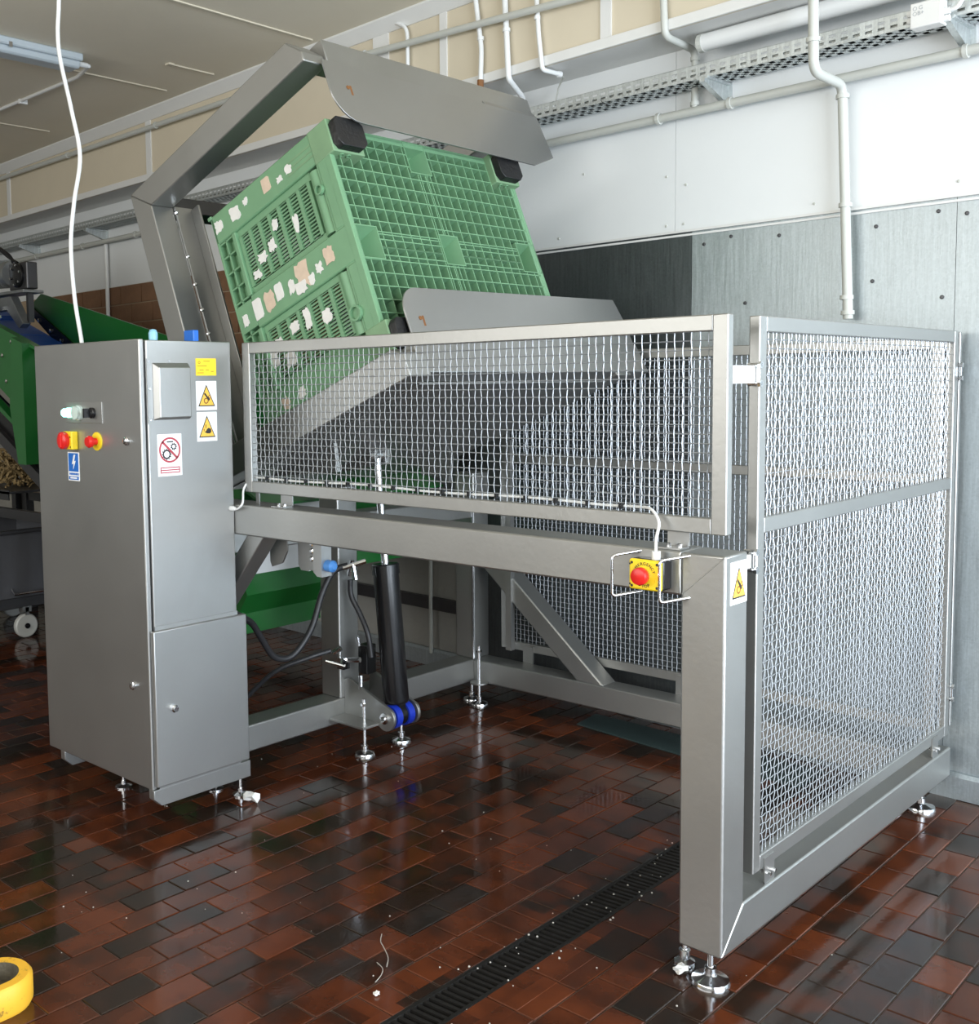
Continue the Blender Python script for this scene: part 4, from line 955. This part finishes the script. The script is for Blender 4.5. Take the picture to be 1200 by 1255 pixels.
# ================================================================== GREEN CONVEYOR BEHIND
CV = empty('inclined_conveyor', (-5.6, 3.5, 0)); tag(CV, 'dark green inclined trough conveyor with blue belt behind the cabinet', 'conveyor')
OV = Vector((-5.6, 3.5, 0))
def cv(b, name, material, parent=CV, **k):
    if parent is CV or True: b.v = [(v[0]-OV.x, v[1]-OV.y, v[2]) for v in b.v]
    return b.build(name, material, parent, **k)
nw_ = cv(MB().prism([(-7.6, 2.375), (-5.95, 1.857), (-3.9, 1.20), (-3.9, .75), (-4.9, .75), (-6.03, 1.374), (-6.48, 1.622), (-7.6, 2.22)], 'y', 3.20, 3.215), 'near_side_wall', 'green_paint')
cv(MB().prism([(-7.6, 2.375), (-5.95, 1.857), (-3.9, 1.20), (-3.9, 1.18), (-5.95, 1.837), (-7.6, 2.355)], 'y', 3.165, 3.2), 'wall_flange', 'green_paint', nw_)
cv(MB().prism([(-7.6, 2.12), (-6.48, 1.56), (-6.1, 1.35), (-6.1, 1.33), (-6.5, 1.53), (-7.6, 2.08)], 'y', 3.15, 3.2), 'wall_flange', 'green_paint', nw_)
cv(MB().prism([(-6.15, 1.92), (-6.02, 1.88), (-6.02, 1.16), (-6.12, 1.16), (-6.2, 1.5)], 'y', 3.12, 3.2), 'wall_stiffener', 'green_paint', nw_)
for x_, z_ in ((-6.42, 1.82), (-6.38, 1.66), (-6.25, 1.6), (-6.5, 1.75), (-6.3, 1.9), (-6.2, 1.74)):
    cv(MB().lathe([(.014, 0), (.014, .008), (.006, .012)], (x_, 3.2, z_), (0, -1, 0), 8), 'bolt_head', 'chrome', nw_)
cv(MB().prism([(-7.75, 2.20), (-6.9, 1.92), (-5.8, 1.45), (-4.2, .80), (-4.2, .78), (-5.8, 1.43), (-6.9, 1.90), (-7.75, 2.18)], 'y', 3.216, 3.895), 'belt', 'blue_belt')
for k in range(9):
    x_ = -7.5+k*.38; z_ = 2.20-(x_+7.75)*.40
    cv(MB().box(x_-.008, x_+.008, 3.23, 3.88, z_-.02, z_+.045), 'belt_cleat', 'blue_belt')
fw_ = cv(MB().prism([(-7.36, 2.218), (-7.213, 2.289), (-5.62, 1.916), (-3.9, 1.50), (-3.9, .75), (-4.6, .75), (-6.95, 1.99), (-7.323, 2.16)], 'y', 3.90, 3.915), 'far_side_wall', 'green_paint')
cv(MB().prism([(-7.40, 2.19), (-7.36, 2.218), (-6.90, 1.985), (-4.6, .80), (-4.6, .70), (-6.95, 1.90)], 'y', 3.885, 3.90), 'edge_strip', 'black', fw_)
for x_, z_ in ((-7.22, 2.10), (-7.06, 2.02), (-6.92, 1.945), (-6.7, 1.83)):
    cv(MB().lathe([(.014, 0), (.014, .010), (.006, .014)], (x_, 3.885, z_), (0, -1, 0), 8), 'bolt_head', 'chrome', fw_)
# hopper end facing the tipper
cv(MB().box(-3.9, -3.885, 3.05, 4.30, .70, 1.19), 'hopper_end', 'green_paint')
he = cv(MB().prism([(-3.885, .74), (-3.86, .655), (-3.93, .555), (-3.93, .46), (-3.96, .46), (-3.96, .74)], 'y', 3.05, 3.56), 'hopper_skirt', 'green_paint')
cv(MB().prism([(-3.96, 1.19), (-3.72, 1.08), (-3.72, 1.07), (-3.96, 1.17)], 'y', 3.05, 4.25), 'hopper_lip', 'green_paint')
cv(MB().prism([(-4.6, .75), (-3.9, .75), (-3.93, .46), (-4.5, .46)], 'y', 3.06, 3.075), 'hopper_skirt', 'green_paint')
for x_, y_ in ((-4.1, 3.15), (-4.1, 3.8)):
    cv(MB().box(x_-.03, x_+.03, y_-.03, y_+.03, 0, .75), 'support_leg', 'dark_steel')
cv(MB().box(-3.884, -3.874, 3.02, 3.62, .745, 1.075), 'deflector_plate', 'white_trim')
# dark frame under the incline
cv(MB().prism([(-7.6, 1.93), (-6.05, 1.12), (-5.2, .70), (-5.2, .62), (-6.05, 1.04), (-7.6, 1.85)], 'y', 3.19, 3.25), 'frame_rail', 'dark_steel')
cv(MB().prism([(-7.6, 2.1), (-6.05, 1.33), (-4.9, .76), (-5.2, .68), (-6.05, 1.10), (-7.6, 1.92)], 'y', 3.22, 3.235), 'under_panel', 'black')
for x_, h_ in ((-5.95, 1.06), (-7.45, 1.8)):
    for y_ in (3.22, 3.86):
        cv(MB().box(x_-.035, x_+.035, y_-.03, y_+.03, 0, h_), 'support_leg', 'dark_steel')
cv(MB().box(-7.45, -5.95, 3.20, 3.24, .80, .86).box(-7.45, -5.95, 3.84, 3.88, .80, .86), 'cross_rail', 'dark_steel')
# drive head at the upper end
dh = cv(MB().box(-7.05, -6.80, 3.58, 3.66, 2.28, 2.46), 'gearbox', 'dark_steel', bevel=.008)
cv(MB().lathe([(.082, 0), (.082, .018), (.07, .024)], (-6.915, 3.58, 2.375), (0, -1, 0), 28), 'gearbox_cover', 'black', dh, smooth=35)
for k in range(6):
    a = 2*PI*k/6+.3
    cv(MB().lathe([(.008, 0), (.008, .008)], (-6.915+.066*math.cos(a), 3.556, 2.375+.066*math.sin(a)), (0, -1, 0), 8), 'bolt_head', 'chrome', dh)
cv(MB().cyl((-7.5, 3.62, 2.42), (-7.05, 3.62, 2.40), .09, 18), 'motor', 'cast_grey', dh, smooth=40)
for k in range(6): cv(MB().lathe([(.098, 0), (.098, .01)], (-7.42+k*.055, 3.62, 2.417-k*.0024), (1, 0, 0), 18), 'cooling_fin', 'cast_grey', dh)
cv(MB().box(-7.6, -6.80, 3.55, 3.7, 2.255, 2.275), 'motor_plate', 'cast_grey', bevel=.002)
cv(MB().prism([(-7.6, 2.24), (-7.0, 2.24), (-6.84, 2.05), (-6.90, 2.02), (-7.06, 2.15), (-7.6, 2.15)], 'y', 3.56, 3.62), 'take_up_bracket', 'cast_grey', bevel=.003)
cv(MB().cyl((-7.15, 3.54, 2.18), (-7.15, 3.54, 2.04), .012, 10).lathe([(.022, 0), (.022, .02)], (-7.15, 3.54, 2.10), n=6), 'tension_bolt', 'chrome')
cv(MB().box(-6.86, -6.83, 3.60, 3.64, 2.06, 2.28), 'bracket_upright', 'dark_steel')
for k in range(3): cv(MB().tube(bez([(-7.5, 3.55, 2.62+k*.02), (-7.2, 3.55, 2.60), (-7.0, 3.56, 2.52-k*.01), (-6.98+k*.03, 3.58, 2.46)], 6), .010, 6), 'motor_cable', 'black', smooth=60)

# waste heap on a ledge, seen under the incline
hp = MB(); rg = random.Random(11)
for k in range(420):
    a = rg.uniform(0, 2*PI); rad = rg.uniform(0, .36); h_ = .965+(.38-rad)*rg.uniform(.1, .85)
    p0 = Vector((-7.05+rad*math.cos(a), 3.55+rad*math.sin(a)*.6, h_)); d = Vector((rg.uniform(-1, 1), rg.uniform(-1, 1), rg.uniform(-.5, .9))).normalized()*rg.uniform(.03, .09)
    d.z = max(d.z, .962-h_)
    hp.tube([p0, p0+d*.5+Vector((0, 0, .01)), p0+d], rg.uniform(.003, .012), 4)
tag(hp.build('vegetable_waste', 'straw'), 'heap of brown vegetable trimmings on the dark tray', 'waste', kind='stuff')
ct = empty('catch_tray', (-7.05, 3.6, 0)); tag(ct, 'dark steel catch tray under the green conveyor', 'tray')
MB().box(-.55, .5, -.34, .3, .94, .955).box(-.55, .5, -.34, -.33, .90, .965).build('tray_pan', 'dark_steel', ct)
for x_ in (-.5, .42): MB().box(x_-.03, x_+.03, .2, .26, 0, .94).build('tray_leg', 'dark_steel', ct)
# wheeled tub
TB = empty('wheeled_tub', (-6.9, 3.2, 0)); tag(TB, 'grey wheeled metal tub on white casters beside the cabinet', 'trolley')
OT = Vector((-6.9, 3.2, 0))

def tb(b, name, material, parent=TB, **k):
    b.v = [(v[0]-OT.x, v[1]-OT.y, v[2]) for v in b.v]; return b.build(name, material, parent, **k)
def shell(x0, x1, y0, y1, z0, z1, ins, t=.012):
    b = MB()
    O = [(x0+ins, y0+ins, z0), (x1-ins, y0+ins, z0), (x1-ins, y1-ins, z0), (x0+ins, y1-ins, z0), (x0, y0, z1), (x1, y0, z1), (x1, y1, z1), (x0, y1, z1)]
    I = [(x0+ins+t, y0+ins+t, z0+t), (x1-ins-t, y0+ins+t, z0+t), (x1-ins-t, y1-ins-t, z0+t), (x0+ins+t, y1-ins-t, z0+t), (x0+t, y0+t, z1), (x1-t, y0+t, z1), (x1-t, y1-t, z1), (x0+t, y1-t, z1)]
    b.add(O+I, [(0,3,2,1),(0,1,5,4),(1,2,6,5),(2,3,7,6),(3,0,4,7),(8,9,10,11),(8,12,13,9),(9,13,14,10),(10,14,15,11),(11,15,12,8),(4,5,13,12),(5,6,14,13),(6,7,15,14),(7,4,12,15)])
    return b
tb(shell(-7.35, -6.5, 2.55, 3.72, .27, .70, .03), 'tub_body', 'tub_grey')
tb(MB().frame('z', .69, .715, -7.37, -6.48, 2.53, 3.74, .03), 'tub_rim', 'dark_steel', bevel=.004)
tb(MB().frame('z', .20, .27, -7.30, -6.52, 2.60, 3.70, .05), 'tub_chassis', 'dark_steel', bevel=.004)
tb(MB().tube([(-6.52, 3.24, .33), (-6.48, 3.24, .30), (-6.48, 3.62, .30), (-6.52, 3.62, .33)], .008, 8), 'pull_bar', 'chrome', smooth=40)
for x_, y_ in ((-6.56, 3.34), (-6.56, 2.70), (-7.25, 2.70), (-7.25, 3.60)):
    w_ = tb(MB().lathe([(.070, 0), (.078, .008), (.078, .032), (.070, .04)], (x_, y_, .078), (1, 0, 0), 28), 'caster_wheel', 'caster', smooth=40)
    tb(MB().lathe([(.018, 0), (.018, .008)], (x_+.04, y_, .078), (1, 0, 0), 12), 'axle_cap', 'black', w_, smooth=40)
    tb(MB().box(x_-.008, x_-.002, y_-.025, y_+.025, .06, .20).box(x_+.042, x_+.048, y_-.012, y_+.012, .15, .20).box(x_-.008, x_+.048, y_-.03, y_+.03, .17, .205), 'caster_fork', 'cast_grey', w_)

# ================================================================== FOREGROUND: PALLET TRUCK FORK
FK = empty('pallet_truck_fork', (-2.64, .9, 0)); tag(FK, 'scuffed yellow fork tip of a pallet truck lying on the tiles', 'fork')
def stad(r, y0, yc, n=14): return [(r, y0)]+[(r*math.cos(PI*k/n), yc+r*math.sin(PI*k/n)) for k in range(n+1)]+[(-r, y0)]
n_ = 14; R0, R1 = .092, .058; yc_ = .325
def forkshape():
    b = MB(); prof = [(R0-.006, 0), (R0, .012), (R0, .072), (R0-.008, .082)]
    rings = []
    for r_, z_ in prof:
        pts = stad(r_, -.8, yc_); rings.append(len(b.v)); b.v += [(p[0], p[1], z_) for p in pts]
    m_ = n_+3
    for a in range(len(prof)-1):
        for k in range(m_-1): b.f.append((rings[a]+k, rings[a]+k+1, rings[a+1]+k+1, rings[a+1]+k))
    # top ring down to the recess
    inner = len(b.v); pts = stad(R1, .10, yc_); b.v += [(p[0], p[1], .082) for p in pts]
    t0 = rings[-1]
    for k in range(m_-1): b.f.append((t0+k, t0+k+1, inner+k+1, inner+k))
    b.f.append((t0+m_-1, t0, inner, inner+m_-1))
    return b
forkshape().build('fork_blade', 'yellow_worn', FK, smooth=40, fix=True)
rb_ = MB(); pts_ = stad(R1+.0005, .0995, yc_); m_ = len(pts_)
rb_.v = [(p[0], p[1], .0815) for p in pts_]+[(p[0]*.9, p[1]-.004, .035) for p in pts_]
rb_.f = [(k, (k+1) % m_, m_+(k+1) % m_, m_+k) for k in range(m_)]+[tuple(m_+k for k in range(m_))]
rb_.build('fork_recess', 'grime', FK)
MB().lathe([(.034, -.04), (.034, .04)], (0, .27, .048), (1, 0, 0), 18).build('fork_roller', 'rubber', FK, smooth=40)
# dark rubber mat under the rear beam
tag(MB().prism([(-2.85, 4.19), (-2.87, 4.38), (-1.75, 4.34), (-1.75, 4.10), (-2.3, 4.13)], 'z', .001, .006).build('floor_mat', 'dark_mat'), 'dark grey-green sheet lying on the floor under the rear beam', 'mat')

# pale vegetable strands and a scrap on the wet tiles beside the drain
tag(MB().tube(bez([(-2.153, 2.168, .003), (-2.125, 2.135, .004), (-2.10, 2.12, .004), (-2.05, 2.088, .003), (-2.018, 2.05, .003)], 6), .0013, 6).build('root_strand', 'scrap_pale', smooth=60), 'pale curved root strand lying beside the drain', 'scrap')
tag(MB().tube(bez([(-2.053, 2.047, .003), (-2.02, 2.035, .004), (-2.00, 2.01, .003), (-1.986, 1.973, .003)], 6), .0012, 6).build('root_strand', 'scrap_pale', smooth=60), 'short hooked root strand on a dark tile', 'scrap')
crumple('plastic_scrap', (-1.942, 1.934, .0005), .010, 21, 'small crumpled pale scrap on the narrow tiles by the drain')
